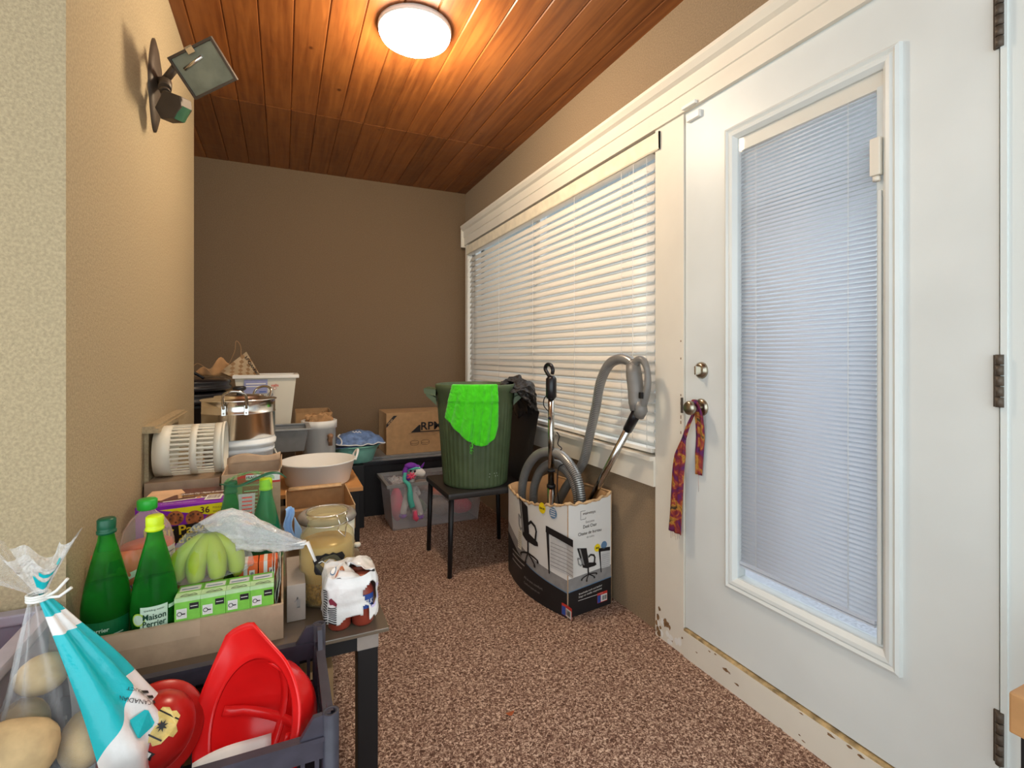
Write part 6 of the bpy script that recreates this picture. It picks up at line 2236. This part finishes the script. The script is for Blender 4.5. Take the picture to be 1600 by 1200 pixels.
# black wall-hung cord clip near the sill
# ------------------------------------------------------------ scarf on the door knob
def scarf_mat():
    m = bpy.data.materials.new('printed_scarf_fabric')
    m.use_nodes = True
    nt = m.node_tree
    b = nt.nodes['Principled BSDF']
    tc = nt.nodes.new('ShaderNodeTexCoord')
    n = nt.nodes.new('ShaderNodeTexNoise'); n.inputs['Scale'].default_value = 13; n.inputs['Detail'].default_value = 3; n.inputs['Distortion'].default_value = 1.5
    nt.links.new(tc.outputs['Object'], n.inputs['Vector'])
    r = nt.nodes.new('ShaderNodeValToRGB')
    e = r.color_ramp.elements
    e[0].position = .30; e[0].color = lin('2a1028')
    e[1].position = .78; e[1].color = lin('3c4a26')
    for p_, c_ in ((.40, '5a1658'), (.48, '6e1830'), (.54, '94382a'), (.60, 'b8822e'), (.68, '43281a')):
        k = e.new(p_); k.color = lin(c_)
    nt.links.new(n.outputs['Fac'], r.inputs['Fac'])
    nt.links.new(r.outputs['Color'], b.inputs['Base Color'])
    b.inputs['Roughness'].default_value = .75
    return m
t = thing('scarf', 'colourful purple and orange printed scarf tied on the door knob', 'scarf', (1.41, 1.45, .48))
def ribbon(path, widths, xth=.004):
    sp = spline(path, 8)
    n = len(sp)
    mb = MB()
    vs = []
    for i, p in enumerate(sp):
        k = i / (n - 1) * (len(widths) - 1)
        a = int(min(k, len(widths) - 2)); w_ = widths[a] + (widths[a + 1] - widths[a]) * (k - a)
        for q in range(9):
            t_ = q / 8 - .5
            vs.append(p + Vector((-.004 * math.cos(t_ * 14 + i * .1), -t_ * w_, 0)))
    mb.add(vs, [(i * 9 + q, i * 9 + q + 1, (i + 1) * 9 + q + 1, (i + 1) * 9 + q) for i in range(n - 1) for q in range(8)], 0, True)
    return mb
sm_ = scarf_mat()
ribbon([(1.405, 1.430, 1.015), (1.395, 1.420, 1.005), (1.415, 1.424, .96), (1.428, 1.430, .88), (1.430, 1.438, .80), (1.430, 1.440, .73)], [.020, .034, .036, .040, .040, .034]).build('short_end', sm_, t, solid=.003)
ribbon([(1.425, 1.452, .97), (1.415, 1.475, .91), (1.405, 1.497, .835), (1.403, 1.515, .76), (1.403, 1.525, .66), (1.403, 1.532, .56), (1.402, 1.535, .485)], [.008, .014, .018, .056, .062, .064, .066, .072]).build('long_end', sm_, t, solid=.003)
mb = MB(); mb.tube([(1.405 + .000 * i, 1.435 + .0165 * math.cos(2 * PI * i / 14), .985 + .0165 * math.sin(2 * PI * i / 14)) for i in range(14)], .0055, 8, closed=True)
mb.build('loop', sm_, t)
mb = MB()
mb.tube([(1.430, 1.44, .735), (1.432, 1.441, .70), (1.431, 1.439, .665)], .0006, 4)
for q in range(6):
    mb.tube([(1.402, 1.512 + .009 * q, .487), (1.403, 1.512 + .009 * q, .468 - .006 * (q % 3))], .0006, 4)
mb.build('loose_thread', sm_, t)

# ------------------------------------------------------------ small wood-topped stool at the right edge
t = thing('wood_stand', 'light wood topped stand with a black leg at the right edge', 'stand', (1.20, .27, 0))
mb = MB(); mb.box(1.062, 1.36, .12, .405, .575, .640, bev=.003)
mb.build('wood_top', M_['wood'], t)
for x in (1.075, 1.33):
    for y in (.14, .375):
        mb = MB(); mb.box(x, x + .02, y, y + .02, 0, .575)
        mb.build('leg', M_['black'], t)
# leaf on the carpet
mb = MB()
mb.grid(lambda u, v: Vector((.678 + .03 * (u - .5), 1.506 + .018 * (v - .5) * math.sin(PI * (u * .94 + .03)), .003 + .007 * (2 * u - 1) ** 2)), 8, 4)
tag(mb.build('dry_leaf', mat('orange_leaf', 'a8562e', .8), solid=.0008), 'small dry orange leaf on the carpet', 'leaf')
